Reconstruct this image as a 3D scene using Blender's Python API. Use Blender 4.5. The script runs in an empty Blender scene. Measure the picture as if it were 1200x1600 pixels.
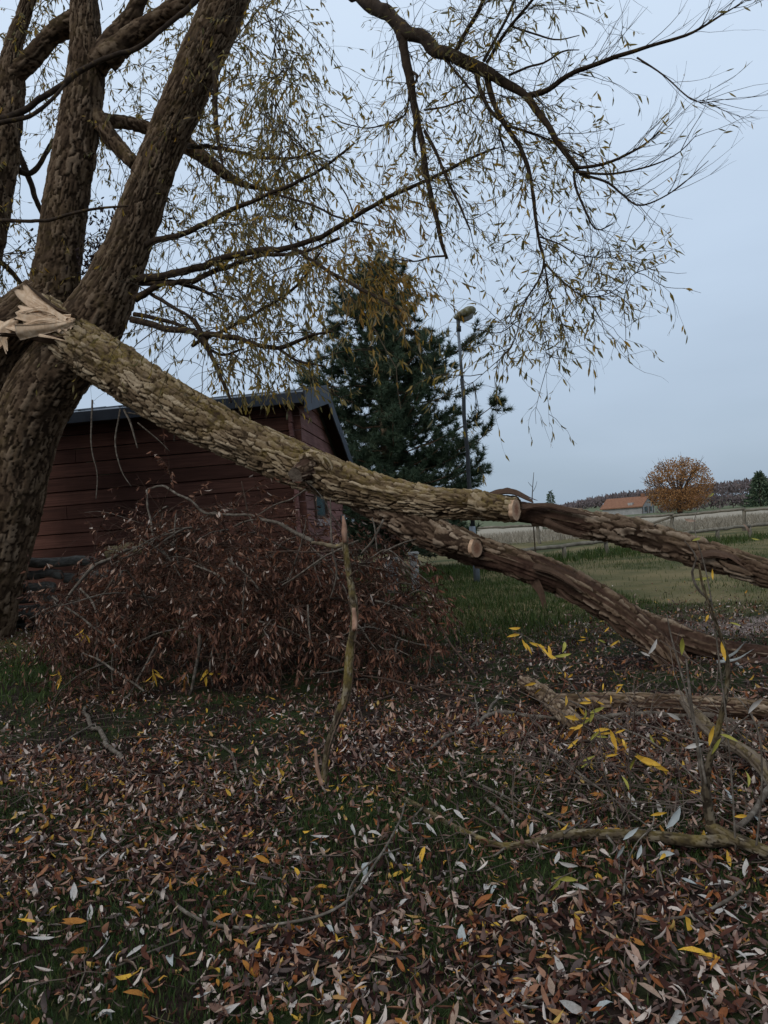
import bpy, math, random
import numpy as np
from mathutils import Matrix, Vector

random.seed(11)
rng = np.random.default_rng(20)
rad = math.radians
SC = bpy.context.scene
COL = SC.collection

# ------------------------------------------------------------------ camera
H = 1.55
F = 1200.0
PITCH, ROLL = rad(0.716), rad(-4.3)
ROT = Matrix.Rotation(math.pi / 2 + PITCH, 3, 'X') @ Matrix.Rotation(ROLL, 3, 'Z')
cam = bpy.data.cameras.new('camera')
cam.sensor_fit = 'VERTICAL'
cam.sensor_height = 36
cam.lens = 27.0
cam.clip_start = 0.05
cam.clip_end = 4000
camo = bpy.data.objects.new('camera', cam)
COL.objects.link(camo)
camo.matrix_world = Matrix.Translation((0, 0, H)) @ ROT.to_4x4()
SC.camera = camo

# ------------------------------------------------------------------ world, sun, exposure
SUN_EL, SUN_AZ = rad(38), rad(-35)
world = bpy.data.worlds.new('World')
SC.world = world
world.use_nodes = True
wn, wl = world.node_tree.nodes, world.node_tree.links
wn.clear()
w_out = wn.new('ShaderNodeOutputWorld')
w_bg = wn.new('ShaderNodeBackground')
w_bg.inputs['Strength'].default_value = 0.1
sky = wn.new('ShaderNodeTexSky')
sky.sky_type = 'NISHITA'
sky.sun_disc = False
sky.sun_elevation = SUN_EL
sky.sun_rotation = SUN_AZ
sky.dust_density = 2.0
w_tc = wn.new('ShaderNodeTexCoord')
w_sep = wn.new('ShaderNodeSeparateXYZ')
w_ramp = wn.new('ShaderNodeValToRGB')
w_noise = wn.new('ShaderNodeTexNoise')
w_noise.inputs['Scale'].default_value = 2.2
w_noise.inputs['Detail'].default_value = 4
w_map = wn.new('ShaderNodeMapping')
w_map.inputs['Scale'].default_value = (1, 1, 4)
w_mad = wn.new('ShaderNodeMath'); w_mad.operation = 'MULTIPLY_ADD'
w_mad.inputs[1].default_value = 0.22
w_off = wn.new('ShaderNodeMath'); w_off.operation = 'SUBTRACT'
w_off.inputs[1].default_value = 0.11
w_scale = wn.new('ShaderNodeMix'); w_scale.data_type = 'RGBA'; w_scale.blend_type = 'MIX'
w_gain = wn.new('ShaderNodeVectorMath'); w_gain.operation = 'SCALE'
w_gain.inputs['Scale'].default_value = 12.5
cr = w_ramp.color_ramp
cr.elements[0].position = 0.0
cr.elements[0].color = (0.285, 0.365, 0.455, 1)
cr.elements[1].position = 1.0
cr.elements[1].color = (0.64, 0.73, 0.84, 1)
for pos, c in ((0.12, (0.365, 0.45, 0.56, 1)), (0.30, (0.455, 0.555, 0.685, 1)), (0.55, (0.55, 0.655, 0.79, 1))):
    e = cr.elements.new(pos); e.color = c
w_scale.inputs['Factor'].default_value = 0.92
wl.new(w_tc.outputs['Generated'], w_sep.inputs[0])
wl.new(w_tc.outputs['Generated'], w_map.inputs['Vector'])
wl.new(w_map.outputs[0], w_noise.inputs['Vector'])
wl.new(w_noise.outputs['Fac'], w_mad.inputs[0])
wl.new(w_sep.outputs['Z'], w_mad.inputs[2])
wl.new(w_mad.outputs[0], w_off.inputs[0])
wl.new(w_off.outputs[0], w_ramp.inputs['Fac'])
wl.new(w_ramp.outputs['Color'], w_gain.inputs[0])
wl.new(sky.outputs['Color'], w_scale.inputs['A'])
wl.new(w_gain.outputs[0], w_scale.inputs['B'])
wl.new(w_scale.outputs['Result'], w_bg.inputs['Color'])
wl.new(w_bg.outputs[0], w_out.inputs['Surface'])

sun = bpy.data.lights.new('sun', 'SUN')
sun.energy = 0.8
sun.angle = rad(25)
sun.color = (1.0, 0.95, 0.88)
suno = bpy.data.objects.new('sun', sun)
COL.objects.link(suno)
sd = Vector((math.sin(-SUN_AZ) * -1 * math.cos(SUN_EL), -math.cos(SUN_AZ) * math.cos(SUN_EL), math.sin(SUN_EL)))
suno.rotation_euler = sd.to_track_quat('Z', 'Y').to_euler()
sky.sun_rotation = math.atan2(sd.x, sd.y)

vs = SC.view_settings
vs.view_transform = 'Standard'
vs.look = 'None'
vs.exposure = 0.0
vs.gamma = 1.0
vs.use_curve_mapping = False
SC.render.engine = 'CYCLES'
SC.cycles.use_denoising = True
SC.cycles.max_bounces = 6
SC.cycles.diffuse_bounces = 3
SC.cycles.transmission_bounces = 4
SC.cycles.transparent_max_bounces = 4

# ------------------------------------------------------------------ basic helpers
RN = np.array(ROT)


def P(px, py, d):
    return np.array([0, 0, H]) + RN @ np.array([(px - 600) / F * d, (800 - py) / F * d, -d])


def PL(pts):
    return np.array([P(*p) for p in pts])


def gz(x, y):
    x = np.asarray(x, float); y = np.asarray(y, float)
    z = 0.27 * np.exp(-(((x + 5.6) / 3.2) ** 2 + ((y - 11.8) / 3.2) ** 2))
    fade = 1.0 / (1.0 + np.exp((y - 22) / 3.0))
    z = z + fade * (0.03 * np.sin(x * 1.3 + 0.6 * y) * np.sin(y * 0.9 + 1.0) + 0.012 * np.sin(x * 4.1 + 1.7) * np.sin(y * 3.7))
    return z


def G(px, py, up=0.0):
    v = RN @ np.array([(px - 600) / F, (800 - py) / F, -1.0])
    t = -H / v[2]
    for _ in range(12):
        p = np.array([0, 0, H]) + v * t
        t = (float(gz(p[0], p[1])) + up - H) / v[2]
    return np.array([0, 0, H]) + v * t


def GL(pts, up=0.0):
    """ground-following path; pts are (px, py) or (px, py, height above ground)"""
    return np.array([G(p[0], p[1], p[2] if len(p) > 2 else up) for p in pts])


def hash3(ix, iy, iz, seed=0):
    h = (ix.astype(np.int64) * 374761393 + iy.astype(np.int64) * 668265263 + iz.astype(np.int64) * 2147483647 + seed * 1274126177) & 0xffffffff
    h = ((h ^ (h >> 13)) * 1274126177) & 0xffffffff
    h = (h ^ (h >> 16)) & 0xffffff
    return h / float(0xffffff)


def vnoise(p, seed=0):
    i = np.floor(p).astype(np.int64); f = p - i
    f = f * f * (3 - 2 * f)
    r = 0
    for dx in (0, 1):
        for dy in (0, 1):
            for dz in (0, 1):
                w = (f[:, 0] if dx else 1 - f[:, 0]) * (f[:, 1] if dy else 1 - f[:, 1]) * (f[:, 2] if dz else 1 - f[:, 2])
                r = r + w * hash3(i[:, 0] + dx, i[:, 1] + dy, i[:, 2] + dz, seed)
    return r


def fnoise(p, seed=0, oct=3):
    r = 0; a = 0.5; t = 0
    for o in range(oct):
        r = r + a * vnoise(p * (2 ** o), seed + o * 7); t += a; a *= 0.5
    return r / t


def nrm(v):
    return v / np.maximum(np.linalg.norm(v, axis=-1, keepdims=True), 1e-9)


def mesh_np(name, V, faces, mat=None, attrs=None, smooth=True, parent=None):
    """faces: list of int arrays (n,k)"""
    me = bpy.data.meshes.new(name)
    V = np.ascontiguousarray(V, dtype=np.float32)
    me.vertices.add(len(V))
    me.vertices.foreach_set('co', V.ravel())
    idx = np.concatenate([f.ravel() for f in faces]).astype(np.int32)
    cnt = np.concatenate([np.full(len(f), f.shape[1]) for f in faces]).astype(np.int32)
    st = np.concatenate([[0], np.cumsum(cnt)[:-1]]).astype(np.int32)
    me.loops.add(len(idx))
    me.loops.foreach_set('vertex_index', idx)
    me.polygons.add(len(cnt))
    me.polygons.foreach_set('loop_start', st)
    me.polygons.foreach_set('loop_total', cnt)
    me.polygons.foreach_set('use_smooth', np.full(len(cnt), smooth, dtype=bool))
    for k, a in (attrs or {}).items():
        at = me.attributes.new(k, 'FLOAT', 'POINT')
        at.data.foreach_set('value', np.ascontiguousarray(a, dtype=np.float32))
    me.update(calc_edges=True)
    me.validate()
    if mat:
        me.materials.append(mat)
    o = bpy.data.objects.new(name, me)
    COL.objects.link(o)
    if parent is not None:
        o.parent = parent
    return o


def empty(name, loc=(0, 0, 0), rz=0.0):
    o = bpy.data.objects.new(name, None)
    COL.objects.link(o)
    o.location = loc
    o.rotation_euler = (0, 0, rz)
    o.empty_display_size = 0.2
    return o


def tag(o, label=None, cat=None, group=None, kind=None):
    if label: o['label'] = label
    if cat: o['category'] = cat
    if group: o['group'] = group
    if kind: o['kind'] = kind
    return o


def world_parent(o, parent):
    """parent a mesh whose vertices are in world space to an empty"""
    o.parent = parent
    o.matrix_parent_inverse = Matrix.LocRotScale(parent.location, parent.rotation_euler, None).inverted()
    return o


class MB:
    """collects convex pieces (boxes, prisms) into one mesh"""
    def __init__(self):
        self.v = []; self.f = []
    def box(self, x0, x1, y0, y1, z0, z1):
        b = len(self.v)
        self.v += [(x0, y0, z0), (x1, y0, z0), (x1, y1, z0), (x0, y1, z0), (x0, y0, z1), (x1, y0, z1), (x1, y1, z1), (x0, y1, z1)]
        self.f += [tuple(b + i for i in q) for q in ((0, 3, 2, 1), (4, 5, 6, 7), (0, 1, 5, 4), (1, 2, 6, 5), (2, 3, 7, 6), (3, 0, 4, 7))]
        return self
    def prism(self, poly, ext):
        """poly: list of 3D points, ext: extrusion vector"""
        b = len(self.v); n = len(poly)
        self.v += [tuple(p) for p in poly] + [tuple(np.array(p) + np.array(ext)) for p in poly]
        self.f.append(tuple(b + i for i in range(n)))
        self.f.append(tuple(b + n + i for i in reversed(range(n))))
        for i in range(n):
            j = (i + 1) % n
            self.f.append((b + i, b + n + i, b + n + j, b + j))
        return self
    def build(self, name, mat, parent=None, bevel=0.0):
        me = bpy.data.meshes.new(name)
        me.from_pydata(self.v, [], self.f)
        import bmesh
        bm = bmesh.new(); bm.from_mesh(me)
        bmesh.ops.recalc_face_normals(bm, faces=bm.faces)
        if bevel:
            bmesh.ops.bevel(bm, geom=list(bm.edges), offset=bevel, segments=1, affect='EDGES', clamp_overlap=True)
        bm.to_mesh(me); bm.free()
        if mat: me.materials.append(mat)
        o = bpy.data.objects.new(name, me); COL.objects.link(o)
        if parent is not None: o.parent = parent
        return o


# ------------------------------------------------------------------ tubes, twigs, leaves
def resample(path, rads, ds):
    """Catmull-Rom through the points, then even spacing"""
    p = np.asarray(path, float); r = np.asarray(rads, float)
    q = np.vstack([2 * p[0] - p[1], p, 2 * p[-1] - p[-2]])
    qr = np.concatenate([[r[0]], r, [r[-1]]])
    out = []; outr = []
    for i in range(1, len(q) - 2):
        t = np.linspace(0, 1, 12, endpoint=False)[:, None]
        a, b, c, d = q[i - 1], q[i], q[i + 1], q[i + 2]
        out.append(0.5 * ((2 * b) + (-a + c) * t + (2 * a - 5 * b + 4 * c - d) * t ** 2 + (-a + 3 * b - 3 * c + d) * t ** 3))
        outr.append(qr[i] + (qr[i + 1] - qr[i]) * t[:, 0])
    out = np.vstack(out + [p[-1:]]); outr = np.concatenate(outr + [r[-1:]])
    s = np.concatenate([[0], np.cumsum(np.linalg.norm(np.diff(out, axis=0), axis=1))])
    n = max(3, int(s[-1] / ds) + 1)
    t = np.linspace(0, s[-1], n)
    return np.stack([np.interp(t, s, out[:, k]) for k in range(3)], 1), np.interp(t, s, outr), t


def frames(p):
    t = nrm(np.gradient(p, axis=0))
    n = np.zeros_like(p)
    up = np.array([0, 0, 1.0]) if abs(t[0][2]) < 0.9 else np.array([1.0, 0, 0])
    v = np.cross(t[0], up); n[0] = v / np.linalg.norm(v)
    for i in range(1, len(p)):
        v = n[i - 1] - t[i] * np.dot(n[i - 1], t[i])
        n[i] = v / np.linalg.norm(v)
    return t, n, np.cross(t, n)


def grid_faces(rows, cols, wrap=True):
    i = np.arange(rows - 1)[:, None]; j = np.arange(cols if wrap else cols - 1)[None, :]
    a = i * cols + j; b = i * cols + (j + 1) % cols
    return np.stack([a, b, b + cols, a + cols], -1).reshape(-1, 4)


def bark_tube(name, path, rads, mat, res=0.016, plate=(0.16, 0.065), depth=0.016, seed=1, lump=0.06, peel=0.0, peel_dir=None, peel_s=None,
              knots=(), rim=None, parent=None, moss_amt=1.0, closed_end=True):
    """a limb with real plated, fissured bark"""
    p, r, s = resample(path, rads, res)
    t, n, b = frames(p)
    nu = max(8, int(2 * math.pi * float(np.mean(r)) / res))
    ang = np.arange(nu) / nu * 2 * math.pi
    ca, sa = np.cos(ang), np.sin(ang)
    rn = n[:, None, :] * ca[None, :, None] + b[:, None, :] * sa[None, :, None]       # rows, nu, 3
    rows = len(p)
    base = (p[:, None, :] + rn * r[:, None, None]).reshape(-1, 3)
    nd = rn.reshape(-1, 3)
    A = np.tile(ang / (2 * math.pi), (rows, 1)).ravel()
    S = np.repeat(s, nu)
    rr = np.repeat(r, nu)
    big = fnoise(base * 2.2 + seed * 3.1, seed, 2) - 0.5
    mid = fnoise(base * 7.0 + seed, seed + 3, 2) - 0.5
    fine = fnoise(base * 55.0, seed + 5, 2) - 0.5
    rm = float(np.mean(r))
    N = max(5, int(round(2 * math.pi * rm / plate[1])))
    wp = fnoise(base * 4.0 + 9.0, seed + 11, 2) - 0.5
    j1 = fnoise(base * np.array([1, 1, 1]) * 22.0 + 1.0, seed + 13, 2) - 0.5
    j2 = fnoise(base * 22.0 + 6.0, seed + 14, 2) - 0.5
    u = A * N + wp * 1.5 + j1 * 0.45
    v = S / plate[0] + (fnoise(base * 6.0 + 4.0, seed + 12, 2) - 0.5) * 0.9 + j2 * 0.25 + 0.35 * np.sin(A * 2 * math.pi * 3 + seed)
    iu, iv = np.floor(u).astype(np.int64), np.floor(v).astype(np.int64)
    f1 = np.full(len(u), 9.0); f2 = np.full(len(u), 9.0); cell = np.zeros(len(u)); cell2 = np.zeros(len(u)); tilt = np.zeros(len(u)); tu = np.zeros(len(u))
    for du in (-1, 0, 1):
        for dv in (-1, 0, 1):
            cu, cv = iu + du, iv + dv
            cw = np.mod(cu, N); z = np.zeros_like(cw)
            jx = cu + hash3(cw, cv, z, seed); jy = cv + hash3(cw, cv, z + 1, seed)
            dd = np.maximum(np.abs(u - jx), np.abs(v - jy)) * 0.5 + 0.5 * (np.abs(u - jx) + np.abs(v - jy)) + 0.18 * hash3(cw, cv, z + 5, seed)
            hc = hash3(cw, cv, z + 2, seed)
            m = dd < f1
            m2 = (~m) & (dd < f2)
            cell2 = np.where(m, cell, np.where(m2, hc, cell2))
            f2 = np.where(m, f1, np.minimum(f2, dd))
            cell = np.where(m, hc, cell)
            tilt = np.where(m, v - jy, tilt); tu = np.where(m, u - jx, tu)
            f1 = np.where(m, dd, f1)
    sm = lambda x: np.clip(x, 0, 1) ** 2 * (3 - 2 * np.clip(x, 0, 1))
    e = sm((f2 - f1 - 0.05) / (0.20 + 0.25 * (j1 + 0.2)).clip(0.09, 0.4))
    pair = np.mod((cell + cell2) * 9.73, 1.0)
    e = np.maximum(e, np.where(pair < 0.30, 0.66, 0.0))
    # long meandering furrows along the grain
    cyl = np.stack([np.cos(A * 2 * math.pi) * rm, np.sin(A * 2 * math.pi) * rm, S * plate[1] / plate[0] * 0.55], 1) * (0.42 / plate[1])
    cyl[:, :2] += (wp * 0.35)[:, None]
    n1_ = fnoise(cyl + seed, seed + 15, 2)
    fur = sm(np.abs(n1_ - 0.5) / 0.06)
    plate_h = e * (0.35 + 0.65 * fur)
    grain = fnoise(np.stack([np.cos(A * 2 * math.pi) * rm * 70, np.sin(A * 2 * math.pi) * rm * 70, S * 14], 1), seed + 17, 2) - 0.5
    pm = np.zeros(len(u))
    if peel > 0:
        pn = fnoise(np.stack([A * 3.0 + 5 * np.sin(A * 6.283), S * 1.1, S * 0.0 + seed], 1), seed + 20, 2)
        if peel_dir is not None:
            pn = pn + 0.35 * (nd @ nrm(np.array(peel_dir, float)))
        if peel_s is not None:
            pn = pn - 0.5 * np.clip((np.maximum(peel_s[0] - S, S - peel_s[1])) / 0.25, 0, 1)
        pm = np.clip((pn - (1.0 - peel)) / 0.05 + 0.5, 0, 1)
    dscale = np.minimum(1.0, rr / 0.14)
    dh = depth * dscale * (1.5 * plate_h - 1.3 + plate_h * (0.55 * (cell - 0.5) - 0.55 * tilt + 0.4 * (cell2 - 0.5) * tu) + 0.75 * grain + 0.4 * fine) + 0.9 * depth * dscale * mid
    fib = fnoise(np.stack([A * 40, S * 1.6, S * 0 + 2], 1), seed + 31, 2) - 0.5
    dh = dh * (1 - pm) + pm * (-1.0 * depth * dscale + 1.5 * depth * fib + 0.5 * depth * fine)
    off = rr * lump * 2.0 * big + dh
    for (ks, ka, kr, kh) in knots:       # arc position, angle (turns), radius, height
        dA = np.abs(np.mod(A - ka + 0.5, 1) - 0.5) * 2 * math.pi * rr
        q = np.sqrt((S - ks) ** 2 + dA ** 2) / kr
        off += kh * np.exp(-q ** 2) - 0.9 * kh * np.exp(-(q / 0.45) ** 2)
    V = base + nd * off[:, None]
    if rim:                              # ragged broken start / end
        for side, amt in rim:
            k = max(2, int(0.35 / res)); idx = np.arange(rows)
            w = np.clip(1 - idx / k, 0, 1) if side == 0 else np.clip(1 - (rows - 1 - idx) / k, 0, 1)
            jag = (fnoise(np.stack([ang * 2.2, ang * 0, ang * 0 + seed], 1), seed + 40, 2) - 0.5) * 2 * amt
            V = (V.reshape(rows, nu, 3) + t[:, None, :] * (w[:, None] * jag[None, :])[:, :, None]).reshape(-1, 3)
    faces = [grid_faces(rows, nu)]
    up = np.clip(nd[:, 2] * 0.5 + 0.5, 0, 1)
    moss = np.clip((up - 0.35) * 1.2 + (fnoise(base * 3.3 + 2, seed + 50, 3) - 0.5) * 1.6, 0, 1) * moss_amt
    att = {'crack': plate_h, 'cell': cell, 'moss': moss, 'peel': pm}
    if closed_end:
        m0 = len(V)
        V = np.vstack([V, p[:1] + t[:1] * 0.0, p[-1:]])
        j = np.arange(nu); jn = (j + 1) % nu
        faces.append(np.stack([np.full(nu, m0), jn, j], 1))
        faces.append(np.stack([np.full(nu, m0 + 1), (rows - 1) * nu + j, (rows - 1) * nu + jn], 1))
        for k in att: att[k] = np.concatenate([att[k], [0.2, 0.2]])
    o = mesh_np(name, V, faces, mat, att, True)
    if parent is not None: world_parent(o, parent)
    return o


def stick(name, path, rads, mat, parent=None, sides=7, ds=0.035, rough=0.18, seed=3, nodes=0.0, wander=0.8):
    """a thin branch: bumpy tapered tube, closed at both ends"""
    p, r, s = resample(path, rads, ds)
    t, n, b = frames(p)
    k = len(p)
    wob = np.stack([vnoise(np.stack([s * 5, s * 0 + i, s * 0 + seed], 1), seed + i) - 0.5 for i in range(2)], 1)
    p = p + (n * wob[:, :1] + b * wob[:, 1:]) * r[:, None] * wander
    ang = np.arange(sides) / sides * 2 * math.pi
    rn = n[:, None, :] * np.cos(ang)[None, :, None] + b[:, None, :] * np.sin(ang)[None, :, None]
    pos = (p[:, None, :] + rn * r[:, None, None]).reshape(-1, 3)
    no = vnoise(pos / max(0.02, float(r.mean()) * 1.6), seed) - 0.5
    R2 = np.repeat(r, sides) * (1 + rough * 2 * no)
    if nodes:
        R2 = R2 * (1 + nodes * np.clip(np.sin(np.repeat(s, sides) * 55 + no * 5) - 0.6, 0, 1))
    V = np.repeat(p, sides, 0) + rn.reshape(-1, 3) * R2[:, None]
    V = np.vstack([V, p[:1], p[-1:]])
    j = np.arange(sides); jn = (j + 1) % sides; m0 = k * sides
    faces = [grid_faces(k, sides), np.stack([np.full(sides, m0), jn, j], 1), np.stack([np.full(sides, m0 + 1), (k - 1) * sides + j, (k - 1) * sides + jn], 1)]
    o = mesh_np(name, V, faces, mat, {'along': np.concatenate([np.repeat(s / s[-1], sides), [0, 1]])}, True)
    if parent is not None: world_parent(o, parent)
    return o


def tubes(paths, rads, sides=3):
    """paths (n,k,3), rads (n,k) -> V, faces ; many twigs at once"""
    n, k, _ = paths.shape
    t = np.gradient(paths, axis=1); t = nrm(t)
    ref = np.where(np.abs(t[..., 2:3]) < 0.9, np.array([0, 0, 1.0]), np.array([1.0, 0, 0]))
    a = nrm(np.cross(t, ref)); b = np.cross(t, a)
    ang = np.arange(sides) / sides * 2 * math.pi
    V = paths[:, :, None, :] + rads[:, :, None, None] * (a[:, :, None, :] * np.cos(ang)[None, None, :, None] + b[:, :, None, :] * np.sin(ang)[None, None, :, None])
    f = grid_faces(k, sides)
    Fc = (f[None] + (np.arange(n) * k * sides)[:, None, None]).reshape(-1, 4)
    return V.reshape(-1, 3), Fc


def grow(parents, n, lmin, lmax, k=7, along=0.5, side=0.8, gravity=0.9, wob=0.25, tmin=0.1, tmax=1.0, bias=(0, 0, 0), r=None):
    """n curved twigs from random points of the parent paths"""
    r = r or rng
    parents = [np.asarray(q) for q in parents]
    L = np.array([np.linalg.norm(np.diff(q, axis=0), axis=1).sum() for q in parents])
    pick = r.choice(len(parents), n, p=L / L.sum())
    start = np.zeros((n, 3)); tan = np.zeros((n, 3))
    for i, q in enumerate(parents):
        m = np.where(pick == i)[0]
        if not len(m): continue
        u = r.uniform(tmin, tmax, len(m)) * (len(q) - 1)
        a = np.minimum(u.astype(int), len(q) - 2); f = (u - a)[:, None]
        start[m] = q[a] * (1 - f) + q[a + 1] * f
        tan[m] = nrm(q[a + 1] - q[a])
    d = nrm(tan * along + nrm(r.normal(size=(n, 3))) * side + np.array(bias))
    Ln = r.uniform(lmin, lmax, n)
    st = (Ln / (k - 1))[:, None]
    out = np.zeros((n, k, 3)); out[:, 0] = start
    for i in range(1, k):
        d = nrm(d + np.array([0, 0, -1.0]) * gravity * st + r.normal(size=(n, 3)) * wob * 0.5)
        out[:, i] = out[:, i - 1] + d * st
    return out, Ln


LEAF_T = np.array([0.0, 0.22, 0.5, 0.78, 1.0])
LEAF_W = np.array([0.06, 0.72, 1.0, 0.62, 0.02])


def leaf_mesh(pos, d, up, L, W, curl, fold=0.25, cheap=False, twist=None):
    """pos,d,up (n,3) -> V, faces(list), n verts per leaf"""
    n = len(pos)
    d = nrm(d); s = nrm(np.cross(d, up)); u = np.cross(s, d)
    T, Wd = (LEAF_T, LEAF_W) if not cheap else (np.array([0, 0.38, 0.75, 1.0]), np.array([0.05, 1.0, 0.7, 0.02]))
    k = len(T)
    th = curl[:, None] * (T[None] - 0.3)                 # bending angle along the leaf
    cx = np.cumsum(np.concatenate([np.zeros((n, 1)), np.cos(th[:, 1:]) * np.diff(T)[None]], 1), 1) * L[:, None]
    cz = np.cumsum(np.concatenate([np.zeros((n, 1)), np.sin(th[:, 1:]) * np.diff(T)[None]], 1), 1) * L[:, None]
    C = pos[:, None] + d[:, None] * cx[..., None] + u[:, None] * cz[..., None]
    hw = (W[:, None] * Wd[None] * 0.5)
    if twist is None: twist = np.zeros(n)
    tw = twist[:, None] * (T[None] - 0.5)
    sv = s[:, None] * np.cos(tw)[..., None] + u[:, None] * np.sin(tw)[..., None]
    uv = -s[:, None] * np.sin(tw)[..., None] + u[:, None] * np.cos(tw)[..., None]
    if cheap:
        V = np.stack([C - sv * hw[..., None], C + sv * hw[..., None]], 2).reshape(n, -1, 3)
        f = np.array([[2 * i, 2 * i + 1, 2 * i + 3, 2 * i + 2] for i in range(k - 1)])
        m = 2 * k
    else:
        lift = uv * (hw * fold * 2)[..., None]
        V = np.stack([C - sv * hw[..., None] + lift, C, C + sv * hw[..., None] + lift], 2).reshape(n, -1, 3)
        f = np.array([[3 * i + j, 3 * i + j + 1, 3 * i + j + 4, 3 * i + j + 3] for i in range(k - 1) for j in (0, 1)])
        m = 3 * k
    Fc = (f[None] + (np.arange(n) * m)[:, None, None]).reshape(-1, 4)
    return V.reshape(-1, 3), Fc, m


# ------------------------------------------------------------------ materials
def new_mat(name):
    m = bpy.data.materials.new(name); m.use_nodes = True
    nt = m.node_tree; nt.nodes.clear()
    out = nt.nodes.new('ShaderNodeOutputMaterial'); b = nt.nodes.new('ShaderNodeBsdfPrincipled')
    nt.links.new(b.outputs[0], out.inputs['Surface'])
    b.inputs['Specular IOR Level'].default_value = 0.08
    return m, nt, b, out


def N_attr(nt, name):
    n = nt.nodes.new('ShaderNodeAttribute'); n.attribute_name = name; return n.outputs['Fac']


def N_noise(nt, scale, detail=4, vec=None, rough=0.55, dist=0.0):
    n = nt.nodes.new('ShaderNodeTexNoise'); n.inputs['Scale'].default_value = scale; n.inputs['Detail'].default_value = detail
    n.inputs['Roughness'].default_value = rough; n.inputs['Distortion'].default_value = dist
    if vec is not None: nt.links.new(vec, n.inputs['Vector'])
    return n.outputs['Fac']


def N_coord(nt, scale=(1, 1, 1), kind='Object', rot=(0, 0, 0)):
    t = nt.nodes.new('ShaderNodeTexCoord'); m = nt.nodes.new('ShaderNodeMapping'); m.inputs['Scale'].default_value = scale
    m.inputs['Rotation'].default_value = rot
    nt.links.new(t.outputs[kind], m.inputs['Vector']); return m.outputs[0]


def N_ramp(nt, fac, stops, interp='LINEAR'):
    r = nt.nodes.new('ShaderNodeValToRGB'); c = r.color_ramp; c.interpolation = interp
    while len(c.elements) < len(stops): c.elements.new(0.5)
    for e, (p, col) in zip(c.elements, stops):
        e.position = p; e.color = (*col, 1)
    nt.links.new(fac, r.inputs['Fac']); return r.outputs['Color']


def N_mix(nt, fac, a, b, blend='MIX'):
    m = nt.nodes.new('ShaderNodeMix'); m.data_type = 'RGBA'; m.blend_type = blend
    for s, v in ((m.inputs['Factor'], fac), (m.inputs['A'], a), (m.inputs['B'], b)):
        if isinstance(v, (int, float)): s.default_value = v
        elif isinstance(v, tuple): s.default_value = (*v, 1)
        else: nt.links.new(v, s)
    return m.outputs['Result']


def N_math(nt, op, a, b=0.0, clamp=False):
    m = nt.nodes.new('ShaderNodeMath'); m.operation = op; m.use_clamp = clamp
    for i, v in enumerate((a, b)):
        if isinstance(v, (int, float)): m.inputs[i].default_value = v
        else: nt.links.new(v, m.inputs[i])
    return m.outputs[0]


def N_bump(nt, b, h, strength=0.4, dist=0.01):
    n = nt.nodes.new('ShaderNodeBump'); n.inputs['Strength'].default_value = strength; n.inputs['Distance'].default_value = dist
    nt.links.new(h, n.inputs['Height']); nt.links.new(n.outputs[0], b.inputs['Normal'])


def bark_mat(name, lo, mid, hi, moss, moss_str=1.0, peel_lo=(0.035, 0.018, 0.013), peel_hi=(0.16, 0.10, 0.075)):
    m, nt, b, out = new_mat(name)
    cell = N_attr(nt, 'cell'); crack = N_attr(nt, 'crack'); ms = N_attr(nt, 'moss'); pl = N_attr(nt, 'peel')
    co = N_coord(nt)
    n1 = N_noise(nt, 30, 5, co); n2 = N_noise(nt, 4, 3, co)
    f = N_math(nt, 'ADD', N_math(nt, 'MULTIPLY', cell, 0.55), N_math(nt, 'MULTIPLY', n1, 0.55))
    c = N_ramp(nt, f, [(0.2, lo), (0.55, mid), (0.9, hi)])
    inner = N_mix(nt, n1, tuple(x * 0.4 for x in lo), tuple(x * 0.8 for x in lo))
    c = N_mix(nt, N_ramp(nt, crack, [(0.30, (0, 0, 0)), (0.80, (1, 1, 1))]), inner, c)
    mf = N_math(nt, 'MULTIPLY', N_math(nt, 'MULTIPLY', ms, moss_str), N_ramp(nt, N_noise(nt, 14, 4, co), [(0.38, (0, 0, 0)), (0.62, (1, 1, 1))]), True)
    mc = N_mix(nt, N_noise(nt, 60, 2, co), tuple(x * 0.65 for x in moss), moss)
    c = N_mix(nt, mf, c, mc)
    pc = N_ramp(nt, N_noise(nt, 9, 5, N_coord(nt, (1, 1, 1)), 0.65, 0.6), [(0.35, peel_lo), (0.6, tuple((x + y) / 2.6 for x, y in zip(peel_lo, peel_hi))), (0.75, peel_hi)])
    c = N_mix(nt, pl, c, pc)
    c = N_mix(nt, N_math(nt, 'MULTIPLY', N_ramp(nt, n2, [(0.3, (0, 0, 0)), (0.7, (1, 1, 1))]), 0.35), c, tuple(x * 0.7 for x in mid))
    nt.links.new(c, b.inputs['Base Color'])
    b.inputs['Roughness'].default_value = 0.9
    N_bump(nt, b, n1, 0.5, 0.006)
    return m


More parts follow.
